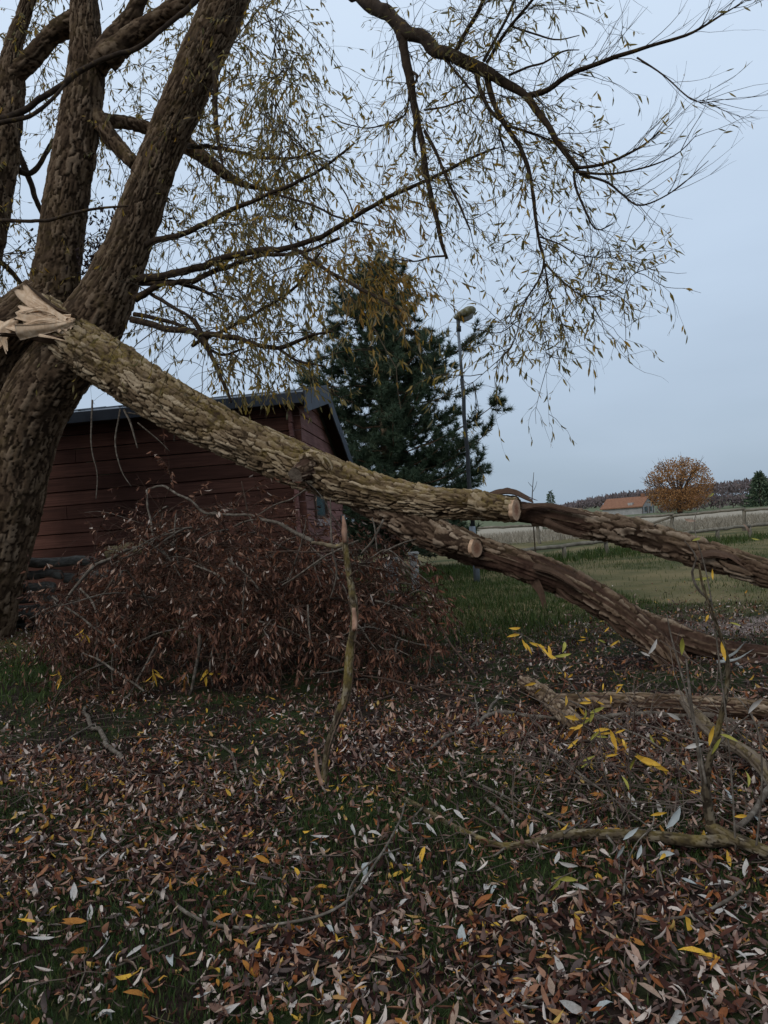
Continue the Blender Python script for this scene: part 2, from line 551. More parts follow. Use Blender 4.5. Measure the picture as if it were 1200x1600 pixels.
def simple_mat(name, stops, scale=8.0, stretch=(1, 1, 1), rough=0.8, bump=0.3, bdist=0.003, spec=0.08, objrand=0.0, metal=0.0, detail=5, coord='Object'):
    m, nt, b, out = new_mat(name)
    n = N_noise(nt, scale, detail, N_coord(nt, stretch, coord), 0.6)
    cc_ = N_ramp(nt, n, stops)
    if objrand:
        oi = nt.nodes.new('ShaderNodeObjectInfo')
        hv = nt.nodes.new('ShaderNodeHueSaturation'); nt.links.new(cc_, hv.inputs['Color'])
        nt.links.new(N_math(nt, 'ADD', 1.0 - objrand, N_math(nt, 'MULTIPLY', oi.outputs['Random'], 2 * objrand)), hv.inputs['Value'])
        big_ = N_noise(nt, 0.9, 4, N_coord(nt, (1, 1, 0.35), 'Object'))
        cc_ = N_mix(nt, N_ramp(nt, big_, [(0.42, (0, 0, 0)), (0.68, (0.6, 0.6, 0.6))]), hv.outputs['Color'], tuple(q * 0.55 for q in stops[0][1]))
    nt.links.new(cc_, b.inputs['Base Color'])
    b.inputs['Roughness'].default_value = rough; b.inputs['Specular IOR Level'].default_value = spec; b.inputs['Metallic'].default_value = metal
    if bump: N_bump(nt, b, n, bump, bdist)
    return m


def leaf_mat(name, stops, under=0.35, under_col=(0.42, 0.40, 0.37), trans=0.3, rough=0.55, interp='LINEAR', attr='h'):
    m, nt, b, out = new_mat(name)
    h = N_attr(nt, attr)
    c = N_ramp(nt, h, stops, interp)
    spot = N_noise(nt, 90, 3, N_coord(nt))
    c = N_mix(nt, N_math(nt, 'MULTIPLY', spot, 0.5), c, (0.05, 0.03, 0.02), 'MULTIPLY')
    g = nt.nodes.new('ShaderNodeNewGeometry')
    c2 = N_mix(nt, N_math(nt, 'MULTIPLY', g.outputs['Backfacing'], under), c, under_col)
    nt.links.new(c2, b.inputs['Base Color'])
    b.inputs['Roughness'].default_value = rough
    if trans > 0:
        tr = nt.nodes.new('ShaderNodeBsdfTranslucent'); nt.links.new(c2, tr.inputs['Color'])
        mx = nt.nodes.new('ShaderNodeMixShader'); mx.inputs[0].default_value = trans
        nt.links.new(b.outputs[0], mx.inputs[1]); nt.links.new(tr.outputs[0], mx.inputs[2]); nt.links.new(mx.outputs[0], out.inputs['Surface'])
    return m


M = {}
M['bark'] = bark_mat('bark_standing', (0.042, 0.025, 0.015), (0.115, 0.073, 0.044), (0.25, 0.175, 0.115), (0.14, 0.10, 0.03), 0.5)
M['bark_fallen'] = bark_mat('bark_fallen', (0.050, 0.029, 0.016), (0.22, 0.150, 0.086), (0.52, 0.40, 0.265), (0.24, 0.17, 0.038), 0.8)
M['bark_dead'] = bark_mat('bark_dead', (0.040, 0.021, 0.013), (0.17, 0.110, 0.070), (0.40, 0.30, 0.21), (0.18, 0.13, 0.045), 0.35, (0.022, 0.010, 0.007), (0.15, 0.080, 0.055))
M['bark_peeling'] = bark_mat('bark_peeling', (0.05, 0.03, 0.02), (0.16, 0.115, 0.075), (0.28, 0.21, 0.15), (0.22, 0.16, 0.04), 0.5, (0.17, 0.125, 0.085), (0.40, 0.32, 0.235))
M['bark_lichen'] = bark_mat('bark_lichen', (0.030, 0.020, 0.013), (0.105, 0.078, 0.050), (0.25, 0.205, 0.145), (0.30, 0.215, 0.045), 0.5, (0.20, 0.11, 0.07), (0.42, 0.26, 0.18))
M['branch'] = simple_mat('branch_bark', [(0.3, (0.020, 0.013, 0.009)), (0.58, (0.048, 0.032, 0.021)), (0.74, (0.15, 0.095, 0.025))], 12, rough=0.85, bump=0.5, bdist=0.006)
M['twig'] = simple_mat('twig_bark', [(0.3, (0.04, 0.03, 0.022)), (0.7, (0.10, 0.075, 0.045))], 8, rough=0.8, bump=0)
M['dead_twig'] = simple_mat('dead_twig_bark', [(0.3, (0.030, 0.017, 0.012)), (0.7, (0.10, 0.062, 0.043))], 5, rough=0.85, bump=0)
M['dead_twig2'] = simple_mat('litter_twig_bark', [(0.3, (0.045, 0.030, 0.022)), (0.7, (0.17, 0.13, 0.10))], 3, rough=0.85, bump=0)
M['grey_stick'] = simple_mat('grey_stick_bark', [(0.3, (0.055, 0.042, 0.031)), (0.5, (0.115, 0.092, 0.070)), (0.75, (0.24, 0.205, 0.165))], 22, rough=0.85, bump=0.5, bdist=0.004)
M['lichen_stick'] = simple_mat('lichen_stick_bark', [(0.30, (0.035, 0.023, 0.016)), (0.46, (0.12, 0.088, 0.055)), (0.60, (0.20, 0.155, 0.095)), (0.68, (0.34, 0.235, 0.035))], 21, rough=0.9, bump=0.8, bdist=0.008)
M['moss_log'] = simple_mat('moss_log_bark', [(0.30, (0.07, 0.05, 0.035)), (0.5, (0.17, 0.135, 0.08)), (0.7, (0.24, 0.195, 0.08))], 20, rough=0.9, bump=0.9, bdist=0.012)
M['dark_stick'] = simple_mat('dark_stick_bark', [(0.3, (0.035, 0.022, 0.017)), (0.7, (0.10, 0.065, 0.045))], 14, rough=0.85, bump=0.4)
M['peeled'] = simple_mat('peeled_wood', [(0.3, (0.14, 0.075, 0.045)), (0.55, (0.31, 0.175, 0.115)), (0.8, (0.42, 0.29, 0.21))], 24, (1, 1, 0.3), rough=0.7, bump=0.2)
M['pale_peeled'] = simple_mat('pale_peeled_wood', [(0.3, (0.20, 0.15, 0.10)), (0.55, (0.36, 0.30, 0.22)), (0.8, (0.45, 0.40, 0.32))], 9, rough=0.75, bump=0.3)
M['torn'] = simple_mat('torn_wood', [(0.25, (0.46, 0.29, 0.17)), (0.5, (0.66, 0.46, 0.30)), (0.75, (0.76, 0.58, 0.41))], 16, (1, 1, 0.4), rough=0.75, bump=0.6, bdist=0.01)


def cut_face_mat():
    m, nt, b, out = new_mat('sawn_wood')
    co = N_coord(nt, (1, 1, 1), 'Object')
    w = nt.nodes.new('ShaderNodeTexWave'); w.wave_type = 'RINGS'; w.rings_direction = 'Z'
    w.inputs['Scale'].default_value = 26; w.inputs['Distortion'].default_value = 1.5; w.inputs['Detail'].default_value = 2
    nt.links.new(co, w.inputs['Vector'])
    ln = nt.nodes.new('ShaderNodeVectorMath'); ln.operation = 'LENGTH'; nt.links.new(co, ln.inputs[0])
    heart = N_ramp(nt, ln.outputs['Value'], [(0.0, (0.20, 0.08, 0.045)), (0.045, (0.34, 0.16, 0.09)), (0.07, (0.52, 0.32, 0.20)), (0.105, (0.62, 0.42, 0.27))])
    c = N_mix(nt, N_math(nt, 'MULTIPLY', w.outputs['Fac'], 0.55), heart, (0.36, 0.19, 0.11))
    c = N_mix(nt, N_math(nt, 'MULTIPLY', N_noise(nt, 20, 4, co), 0.35), c, (0.34, 0.21, 0.14))
    nt.links.new(c, b.inputs['Base Color']); b.inputs['Roughness'].default_value = 0.75
    N_bump(nt, b, N_noise(nt, 70, 3, co), 0.4, 0.003)
    return m


M['sawn'] = cut_face_mat()
M['old_cut'] = simple_mat('old_cut_wood', [(0.3, (0.06, 0.042, 0.03)), (0.7, (0.15, 0.115, 0.085))], 18, rough=0.9, bump=0.5)
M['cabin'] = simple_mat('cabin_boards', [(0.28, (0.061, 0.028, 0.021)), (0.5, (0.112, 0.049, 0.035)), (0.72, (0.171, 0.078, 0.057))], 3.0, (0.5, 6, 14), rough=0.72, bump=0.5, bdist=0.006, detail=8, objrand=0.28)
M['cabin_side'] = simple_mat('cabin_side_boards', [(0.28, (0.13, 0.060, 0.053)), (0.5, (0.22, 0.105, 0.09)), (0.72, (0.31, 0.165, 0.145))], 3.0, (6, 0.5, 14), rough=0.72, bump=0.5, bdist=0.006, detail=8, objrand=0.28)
M['slate'] = simple_mat('slate_metal', [(0.3, (0.030, 0.037, 0.050)), (0.7, (0.060, 0.071, 0.092))], 2.5, rough=0.6, bump=0.05, spec=0.25)
M['roof'] = simple_mat('roof_sheet', [(0.3, (0.06, 0.07, 0.085)), (0.7, (0.14, 0.155, 0.175))], 4, rough=0.5, bump=0.1, spec=0.3)
M['soffit'] = simple_mat('soffit_boards', [(0.3, (0.028, 0.016, 0.014)), (0.7, (0.05, 0.028, 0.022))], 6, rough=0.85)
M['sill'] = simple_mat('weathered_sill', [(0.38, (0.10, 0.055, 0.05)), (0.52, (0.24, 0.16, 0.145)), (0.6, (0.55, 0.53, 0.50))], 22, (1, 1, 1), rough=0.8)
M['firewood'] = simple_mat('firewood_bark', [(0.3, (0.06, 0.055, 0.047)), (0.7, (0.20, 0.185, 0.16))], 10, (1, 3, 3), rough=0.9, bump=0.6, bdist=0.01)
M['fence'] = simple_mat('fence_wood', [(0.3, (0.11, 0.095, 0.072)), (0.7, (0.25, 0.215, 0.165))], 5, rough=0.85, bump=0.3)
M['pole_dark'] = simple_mat('pole_dark_paint', [(0.3, (0.012, 0.014, 0.016)), (0.7, (0.03, 0.032, 0.035))], 6, rough=0.55, bump=0.05, spec=0.4)
M['pole_grey'] = simple_mat('pole_grey_steel', [(0.3, (0.084, 0.098, 0.112)), (0.7, (0.168, 0.189, 0.210))], 6, rough=0.5, bump=0.05, spec=0.5)
M['lamp_head'] = simple_mat('lamp_head_lichen', [(0.35, (0.084, 0.070, 0.028)), (0.5, (0.154, 0.140, 0.084)), (0.65, (0.231, 0.231, 0.196))], 10, rough=0.8, bump=0.3)
M['concrete'] = simple_mat('concrete', [(0.3, (0.20, 0.19, 0.175)), (0.7, (0.36, 0.345, 0.32))], 7, rough=0.9, bump=0.2)
M['glass'] = simple_mat('window_pane', [(0.3, (0.045, 0.075, 0.085)), (0.7, (0.085, 0.125, 0.135))], 2, rough=0.12, bump=0, spec=0.5)

M['leaf_litter'] = leaf_mat('litter_leaf', [(0.0, (0.027, 0.012, 0.010)), (0.34, (0.083, 0.032, 0.022)), (0.58, (0.177, 0.066, 0.038)), (0.70, (0.366, 0.122, 0.034)), (0.76, (0.415, 0.226, 0.146)), (0.93, (0.800, 0.683, 0.586)), (0.945, (0.512, 0.232, 0.043)), (1.0, (0.634, 0.378, 0.055))], 0.22, (0.34, 0.27, 0.23), 0.1)
M['leaf_brush'] = leaf_mat('brush_leaf', [(0.0, (0.037, 0.013, 0.009)), (0.5, (0.134, 0.052, 0.030)), (0.84, (0.268, 0.116, 0.063)), (0.93, (0.464, 0.281, 0.189)), (1.0, (0.708, 0.586, 0.488))], 0.18, (0.26, 0.15, 0.11), 0.15)
M['leaf_crown'] = leaf_mat('crown_leaf', [(0.0, (0.138, 0.127, 0.052)), (0.4, (0.299, 0.224, 0.057)), (0.75, (0.483, 0.316, 0.057)), (1.0, (0.644, 0.345, 0.046))], 0.3, (0.32, 0.30, 0.22), 0.5)
M['leaf_orange'] = leaf_mat('orange_leaf', [(0.0, (0.20, 0.16, 0.04)), (0.4, (0.38, 0.22, 0.04)), (0.8, (0.50, 0.25, 0.035)), (1.0, (0.45, 0.40, 0.28))], 0.2, (0.34, 0.30, 0.2), 0.4)
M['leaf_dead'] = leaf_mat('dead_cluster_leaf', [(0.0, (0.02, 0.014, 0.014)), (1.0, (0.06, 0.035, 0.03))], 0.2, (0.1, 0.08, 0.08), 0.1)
M['leaf_yellow'] = simple_mat('yellow_leaf', [(0.3, (0.42, 0.21, 0.025)), (0.6, (0.62, 0.37, 0.05)), (0.8, (0.66, 0.46, 0.10))], 18, rough=0.5, bump=0.1)
M['leaf_lime'] = simple_mat('lime_leaf', [(0.3, (0.20, 0.19, 0.035)), (0.7, (0.38, 0.33, 0.07))], 18, rough=0.5, bump=0.1)
M['leaf_orange1'] = simple_mat('burnt_orange_leaf', [(0.3, (0.22, 0.085, 0.022)), (0.7, (0.40, 0.17, 0.035))], 18, rough=0.6, bump=0.1)
M['leaf_pale'] = simple_mat('pale_leaf', [(0.3, (0.30, 0.26, 0.225)), (0.7, (0.50, 0.46, 0.41))], 18, rough=0.6, bump=0.1)
M['leaf_silver'] = simple_mat('silver_leaf', [(0.3, (0.255, 0.264, 0.246)), (0.7, (0.408, 0.416, 0.391))], 18, rough=0.6, bump=0.1)
M['leaf_brown'] = simple_mat('brown_leaf', [(0.3, (0.085, 0.045, 0.032)), (0.7, (0.18, 0.10, 0.07))], 18, rough=0.6, bump=0.1)
M['leaf_tan'] = simple_mat('tan_leaf', [(0.3, (0.20, 0.125, 0.085)), (0.7, (0.34, 0.24, 0.175))], 18, rough=0.6, bump=0.1)
M['needle'] = leaf_mat('pine_needle', [(0.0, (0.043, 0.072, 0.043)), (0.6, (0.099, 0.142, 0.084)), (1.0, (0.203, 0.246, 0.145))], 0.0, (0, 0, 0), 0.2)
M['grass'] = leaf_mat('grass_blade', [(0.0, (0.030, 0.052, 0.014)), (0.5, (0.060, 0.095, 0.024)), (0.85, (0.11, 0.14, 0.04)), (1.0, (0.24, 0.19, 0.09))], 0.0, (0, 0, 0), 0.2)
M['grass_dark'] = leaf_mat('dark_grass_blade', [(0.0, (0.020, 0.038, 0.012)), (0.6, (0.049, 0.080, 0.020)), (0.9, (0.094, 0.123, 0.038)), (1.0, (0.217, 0.160, 0.072))], 0.0, (0, 0, 0), 0.15)
M['dry_grass'] = leaf_mat('dry_grass_blade', [(0.0, (0.24, 0.205, 0.15)), (1.0, (0.44, 0.38, 0.29))], 0.0, (0, 0, 0), 0.2)
M['far_wood_hazed'] = leaf_mat('hazed_far_twigs', [(0.0, (0.175, 0.140, 0.140)), (0.6, (0.20, 0.158, 0.152)), (1.0, (0.225, 0.17, 0.155))], 0.0, (0, 0, 0), 0.0)  # twigs paled towards purple-grey: distance haze put into the colour
M['round_leaf'] = leaf_mat('autumn_leaf', [(0.0, (0.275, 0.138, 0.056)), (0.6, (0.450, 0.225, 0.088)), (1.0, (0.575, 0.325, 0.138))], 0.0, (0, 0, 0), 0.3)
M['tile'] = simple_mat('orange_tile', [(0.3, (0.16, 0.075, 0.045)), (0.7, (0.30, 0.15, 0.09))], 3, (1, 1, 5), rough=0.8)
M['plaster'] = simple_mat('white_plaster', [(0.3, (0.26, 0.25, 0.235)), (0.7, (0.42, 0.40, 0.375))], 2, rough=0.85)
M['timber'] = simple_mat('brown_timber', [(0.3, (0.06, 0.04, 0.03)), (0.7, (0.12, 0.08, 0.06))], 4, rough=0.85)


def ground_mat():
    m, nt, b, out = new_mat('ground_soil_and_grass')
    co = N_coord(nt, (1, 1, 1), 'Object')
    n1 = N_noise(nt, 1.6, 5, co); n2 = N_noise(nt, 22, 6, co, 0.7); n3 = N_noise(nt, 0.45, 4, co)
    soil = N_ramp(nt, n2, [(0.3, (0.010, 0.006, 0.005)), (0.55, (0.026, 0.016, 0.012)), (0.75, (0.055, 0.036, 0.026))])
    green = N_ramp(nt, n2, [(0.3, (0.012, 0.018, 0.006)), (0.55, (0.028, 0.040, 0.012)), (0.75, (0.065, 0.075, 0.028))])
    near = N_mix(nt, N_ramp(nt, n1, [(0.45, (0, 0, 0)), (0.6, (1, 1, 1))]), soil, green)
    lawn = N_mix(nt, N_ramp(nt, n3, [(0.38, (0, 0, 0)), (0.62, (1, 1, 1))]), green, (0.20, 0.145, 0.075))
    lawn = N_mix(nt, 0.35, lawn, (0.13, 0.12, 0.045))
    straw = N_mix(nt, n2, (0.24, 0.20, 0.15), (0.40, 0.35, 0.27))
    farfield = N_mix(nt, n3, (0.08, 0.10, 0.045), (0.15, 0.15, 0.09))
    sep = nt.nodes.new('ShaderNodeSeparateXYZ'); nt.links.new(co, sep.inputs[0])
    def edge(at, w, sock='Y', wob=1.5):
        v = N_math(nt, 'ADD', sep.outputs[sock], N_math(nt, 'MULTIPLY', N_math(nt, 'SUBTRACT', n3, 0.5), wob * 4))
        return N_math(nt, 'DIVIDE', N_math(nt, 'SUBTRACT', v, at), w, True)
    c = N_mix(nt, edge(9.5, 2.5), near, lawn)
    c = N_mix(nt, edge(38.0, 2.0, wob=1.0), c, straw)
    c = N_mix(nt, edge(80.0, 5.0), c, farfield)
    # the bare sandy spot at the right
    vx = N_math(nt, 'DIVIDE', N_math(nt, 'SUBTRACT', sep.outputs['X'], 4.9), 1.5)
    vy = N_math(nt, 'DIVIDE', N_math(nt, 'SUBTRACT', sep.outputs['Y'], 9.0), 0.75)
    d2 = N_math(nt, 'ADD', N_math(nt, 'MULTIPLY', vx, vx), N_math(nt, 'MULTIPLY', vy, vy))
    sand = N_math(nt, 'SUBTRACT', 1.25, N_math(nt, 'ADD', d2, N_math(nt, 'MULTIPLY', N_math(nt, 'SUBTRACT', n1, 0.5), 2.0)), True)
    c = N_mix(nt, sand, c, N_mix(nt, n2, (0.19, 0.135, 0.115), (0.36, 0.28, 0.245)))
    nt.links.new(c, b.inputs['Base Color']); b.inputs['Roughness'].default_value = 0.95
    N_bump(nt, b, n2, 0.8, 0.03)
    return m


M['ground'] = ground_mat()

# ------------------------------------------------------------------ ground
gx = np.concatenate([[-3000, -1200, -500, -200, -90, -50], np.arange(-30, -12, 1.5), np.arange(-12, 12, 0.12), np.arange(12, 40, 1.5), [50, 90, 200, 500, 1200, 3000]])
gy = np.concatenate([[-3000, -500, -100, -30, -10, -4], np.arange(-2, 14, 0.12), np.arange(14, 40, 0.8), [44, 60, 90, 150, 300, 600, 1200, 3000]])
X, Y = np.meshgrid(gx, gy)
Z = gz(X, Y)
bump = (fnoise(np.stack([X.ravel() * 2.4, Y.ravel() * 2.4, X.ravel() * 0], 1), 77, 3).reshape(X.shape) - 0.5) * 0.05
Z = Z + bump * (np.abs(X) < 12) * ((Y > -2) & (Y < 14))
ground = mesh_np('ground', np.stack([X.ravel(), Y.ravel(), Z.ravel()], 1), [grid_faces(len(gy), len(gx), False)], M['ground'])
tag(ground, 'lawn and soil strewn with fallen leaves, running out to pale fields', kind='structure')

# ------------------------------------------------------------------ cabin
cab = empty('log_cabin', (-1.41, 13.0, 0.0), -rad(5))
tag(cab, 'red-brown timber cabin with slate-grey roof edge behind the willow trunk', 'cabin')
CL, CW = 5.6, 5.1
PH = 0.243
RY, RZ = 2.2, 4.28            # ridge
EN, EF = 3.80, 2.98           # top of the roof at near and far eave
ZW = EN - 0.16


def roof_z(y):
    return EN + (RZ - EN) * (y + 0.3) / (RY + 0.3) if y <= RY else RZ + (EF - RZ) * (y - RY) / (CW + 0.35 - RY)


prng = random.Random(4)
nb = int(ZW / PH)
for i in range(nb + 1):
    z0 = 0.06 + i * PH; z1 = min(z0 + PH - 0.012, ZW)
    if z1 - z0 < 0.03: continue
    j = prng.uniform(-0.006, 0.006)
    # split some courses in two lengths, as the real boards are
    cuts = [-CL, 0.11 + prng.uniform(-0.012, 0.012)]
    if prng.random() < 0.5: cuts.insert(1, prng.uniform(-CL + 1.2, -1.2))
    for a, b in zip(cuts[:-1], cuts[1:]):
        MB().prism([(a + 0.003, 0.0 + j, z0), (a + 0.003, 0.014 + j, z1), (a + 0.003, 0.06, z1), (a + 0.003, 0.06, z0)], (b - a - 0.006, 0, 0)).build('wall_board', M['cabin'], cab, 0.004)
for i in range(nb + 5):
    z0 = 0.06 + (i - 0.5) * PH; z1 = z0 + PH - 0.012
    z0 = max(z0, 0.02)
    # trim to roof slope: the board spans the y range where roof underside is above it
    def yr(z):
        lo = -0.12 if z < EN - 0.25 else (z + 0.22 - EN) / (RZ - EN) * (RY + 0.3) - 0.3
        hi = CW + 0.11 if z < EF - 0.15 else RY + (z + 0.22 - RZ) / (EF - RZ) * (CW + 0.35 - RY)
        return max(lo, -0.12), min(hi, CW + 0.11)
    a0, b0 = yr(z0); a1, b1 = yr(z1)
    if b0 - a0 < 0.2: continue
    if b1 - a1 < 0.05: a1 = b1 = (a0 + b0) / 2; b1 += 0.03
    j = prng.uniform(-0.006, 0.006)
    segs = [(a0, a1, b0, b1)]
    wy0, wy1, wz0, wz1 = 1.42, 2.75, 1.70, 2.36
    if z1 > wz0 and z0 < wz1:      # window opening
        segs = [(a0, a1, wy0, wy0), (wy1, wy1, b0, b1)]
    for (p0, p1, q0, q1) in segs:
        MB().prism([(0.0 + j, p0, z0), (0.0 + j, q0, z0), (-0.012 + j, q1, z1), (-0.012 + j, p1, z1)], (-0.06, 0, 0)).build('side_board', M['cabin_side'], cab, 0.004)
# roof slabs, seams, fascia and barge boards
rf = MB().prism([(-CL - 0.3, -0.3, EN - 0.05), (-CL - 0.3, RY, RZ - 0.05), (-CL - 0.3, RY, RZ), (-CL - 0.3, -0.3, EN)], (CL + 0.55, 0, 0)) \
    .prism([(-CL - 0.3, RY, RZ - 0.05), (-CL - 0.3, CW + 0.35, EF - 0.05), (-CL - 0.3, CW + 0.35, EF), (-CL - 0.3, RY, RZ)], (CL + 0.55, 0, 0)).build('roof', M['roof'], cab)
for k in range(9):
    x = -CL - 0.1 + k * 0.7
    sx = prng.uniform(-0.03, 0.03)
    MB().prism([(x + sx, -0.33, EN + 0.004), (x + sx, RY, RZ + 0.004), (x + sx, RY, RZ + 0.03), (x + sx, -0.33, EN + 0.03)], (0.05, 0, 0)).build('roof_seam', M['roof'], rf)
MB().box(-CL - 0.3, 0.24, -0.345, -0.305, EN - 0.19, EN - 0.012).build('fascia', M['slate'], cab, 0.004)
MB().box(-CL - 0.28, 0.23, -0.30, 0.0, EN - 0.19, EN - 0.165).build('soffit', M['soffit'], cab)
BD = 0.40
MB().prism([(0.26, -0.36, EN + 0.045 - BD), (0.26, RY - 0.02, RZ + 0.045 - BD * 0.92), (0.26, RY - 0.02, RZ + 0.045), (0.26, -0.36, EN + 0.045)], (0.03, 0, 0)).build('barge_board', M['slate'], cab, 0.004)
ym = RY + 1.35
zm = roof_z(ym)
MB().prism([(0.255, RY - 0.018, RZ + 0.045 - BD * 0.9), (0.255, ym, zm + 0.04 - BD * 0.8), (0.255, ym, zm + 0.04), (0.255, RY - 0.018, RZ + 0.045)], (0.03, 0, 0)).build('barge_board', M['slate'], cab, 0.004)
MB().prism([(0.262, ym - 0.05, roof_z(ym - 0.05) + 0.035 - BD * 0.78), (0.262, CW + 0.4, EF + 0.02 - BD * 0.78), (0.262, CW + 0.4, EF + 0.02), (0.262, ym - 0.05, roof_z(ym - 0.05) + 0.035)], (0.03, 0, 0)).build('barge_board', M['slate'], cab, 0.004)
MB().prism([(0.0, -0.25, EN - 0.075), (0.0, RY, RZ - 0.075), (0.0, RY, RZ - 0.055), (0.0, -0.25, EN - 0.055)], (0.255, 0, 0)) \
    .prism([(0.0, RY, RZ - 0.075), (0.0, CW + 0.3, EF - 0.075), (0.0, CW + 0.3, EF - 0.055), (0.0, RY, RZ - 0.055)], (0.25, 0, 0)).build('gable_soffit', M['soffit'], cab)
# window in the gable wall
win = MB().box(-0.05, 0.03, wy0, wy0 + 0.07, wz0, wz1).box(-0.05, 0.03, wy1 - 0.07, wy1, wz0, wz1).box(-0.048, 0.028, wy0 + 0.07, wy1 - 0.07, wz1 - 0.06, wz1).box(-0.048, 0.028, wy0 + 0.07, wy1 - 0.07, wz0, wz0 + 0.06).build('window', M['timber'], cab, 0.004)
MB().box(-0.03, -0.018, wy0 + 0.07, wy1 - 0.07, wz0 + 0.06, wz1 - 0.06).build('pane', M['glass'], win)
MB().box(-0.02, 0.075, wy0 - 0.06, wy1 + 0.06, wz0 - 0.14, wz0 - 0.004).build('sill', M['sill'], win, 0.006)
MB().box(0.012, 0.09, 4.62, 4.80, 1.58, 1.78).build('junction_box', M['plaster'], cab, 0.01)
# back and left walls close the volume
MB().box(-CL - 0.06, -0.07, CW, CW + 0.06, 0, EF - 0.1).build('back_wall', M['cabin'], cab)
MB().prism([(-CL - 0.06, 0.02, 0), (-CL - 0.06, CW, 0), (-CL - 0.06, CW, EF - 0.1), (-CL - 0.06, RY, RZ - 0.1), (-CL - 0.06, 0.02, EN - 0.1)], (0.05, 0, 0)).build('end_wall', M['cabin_side'], cab)

# firewood stacked against the cabin wall
def log_mesh(name, a, b, r, mat, seed, endmat=None, parent=None, sides=10):
    o = stick(name, [a, (np.array(a) + np.array(b)) / 2, b], [r * 1.03, r, r * 0.97], mat, parent, sides, 0.08, 0.12, seed)
    return o


fw = [(54, 880, 150, 877, 12.2, 8.0, 'long grey firewood log on top of the stack by the cabin'),
      (50, 899, 96, 897, 12.25, 7.5, 'grey firewood log just under the top log beside the trunk'),
      (46, 918, 84, 919, 12.15, 8.5, 'pale thick firewood log in the middle of the stack beside the trunk'),
      (44, 938, 92, 936, 12.2, 7.5, 'grey firewood log second from the bottom of the stack'),
      (42, 957, 100, 956, 12.15, 8.5, 'dark lowest firewood log of the stack beside the trunk'),
      (100, 903, 190, 898, 12.3, 8.0, 'grey firewood log ending behind the brush heap, below the top log'),
      (168, 868, 236, 850, 11.9, 10.5, 'mossy pale log end sticking up behind the brush heap')]
for i, (x0, y0, x1, y1, d, rp, lab) in enumerate(fw):
    o = log_mesh('firewood_log', P(x0 - (30 if i < 5 else 0), y0, d + 0.05), P(x1, y1, d), rp / F * d, M['firewood'] if i < 6 else M['moss_log'], 60 + i)
    tag(o, lab, 'log', 'firewood stacked by the cabin')
# bearers that carry the stack down to the soil
for i, (xa, xb) in enumerate(((-7.0, -4.6), (-7.0, -4.9), (-7.0, -4.7))):
    zb = float(gz(-5.5, 12.3)) + 0.08 + i * 0.12
    o = log_mesh('firewood_log', (xa, 12.45, zb), (xb, 12.35, zb), 0.075, M['firewood'], 90 + i)
    tag(o, ('dark firewood log lying on the soil at the foot of the stack', 'dark firewood log one above the soil in the stack', 'dark firewood log two above the soil in the stack')[i], 'log', 'firewood stacked by the cabin')

# ------------------------------------------------------------------ standing willow
D0 = 11.0
wil = empty('willow_tree', tuple(G(0, 1005)))
tag(wil, 'standing willow with several thick leaning stems and thinning yellow leaves', 'tree')


def rp(px_r, d): return px_r / F * d


def limb_px(pts, k=1.0):
    return PL([(x, y, d) for (x, y, d, r) in pts]), [rp(r, d) * k for (x, y, d, r) in pts]


gb = G(-15, 1010)
dT = gb[1]
trunk_pts = [(-48, 1040, 11.3, 80), (-38, 985, 11.25, 60), (-16, 900, 11.2, 54), (10, 800, 11.15, 55), (32, 700, 11.1, 54), (68, 610, 11.05, 56), (122, 540, 11.0, 56), (163, 470, 11.0, 46), (196, 395, 11.0, 37), (222, 320, 11.0, 34), (247, 250, 11.0, 33), (277, 180, 11.0, 34), (311, 100, 11.0, 35), (342, 30, 11.0, 36), (372, -50, 11.0, 35), (400, -140, 11.0, 33), (420, -260, 11.0, 28)]
pp, rr_ = limb_px(trunk_pts, 0.93)
bark_tube('trunk', pp, rr_, M['bark'], 0.0190, (0.23, 0.050), 0.017, 3, 0.05, knots=((6.3, 0.2, 0.16, 0.09), (7.2, 0.9, 0.14, 0.08), (4.8, 0.6, 0.2, 0.07)), parent=wil)
lt = [(-95, 1040, 11.6, 95), (-85, 980, 11.6, 75), (-72, 880, 11.5, 66), (-58, 780, 11.5, 64), (-45, 690, 11.4, 64), (-30, 610, 11.3, 66), (0, 550, 11.2, 58), (45, 500, 11.25, 46), (75, 465, 11.35, 40)]
pp, rr_ = limb_px(lt)
bark_tube('trunk', pp, rr_, M['bark'], 0.023, (0.23, 0.055), 0.018, 8, 0.08, parent=wil)
sb = [(60, 560, 11.5, 46), (78, 490, 11.5, 42), (88, 430, 11.5, 39), (96, 370, 11.5, 37), (104, 310, 11.5, 36), (115, 245, 11.5, 35), (125, 185, 11.5, 34), (134, 120, 11.5, 31), (134, 50, 11.5, 25), (130, -20, 11.5, 22), (122, -120, 11.5, 19), (110, -230, 11.5, 16)]
pp, rr_ = limb_px(sb, 0.92)
bark_tube('stem', pp, rr_, M['bark'], 0.0172, (0.23, 0.048), 0.017, 5, 0.05, knots=((3.0, 0.7, 0.15, 0.07),), parent=wil)
sa_ = [(-75, 600, 11.8, 48), (-50, 480, 11.8, 40), (-25, 380, 11.8, 32), (-4, 290, 11.8, 27), (8, 200, 11.8, 27), (16, 130, 11.8, 24), (22, 70, 11.8, 14), (38, 20, 11.8, 12), (55, -40, 11.8, 11), (75, -140, 11.8, 9)]
pp, rr_ = limb_px(sa_, 0.92)
bark_tube('stem', pp, rr_, M['bark'], 0.017, (0.23, 0.046), 0.017, 6, 0.07, parent=wil)
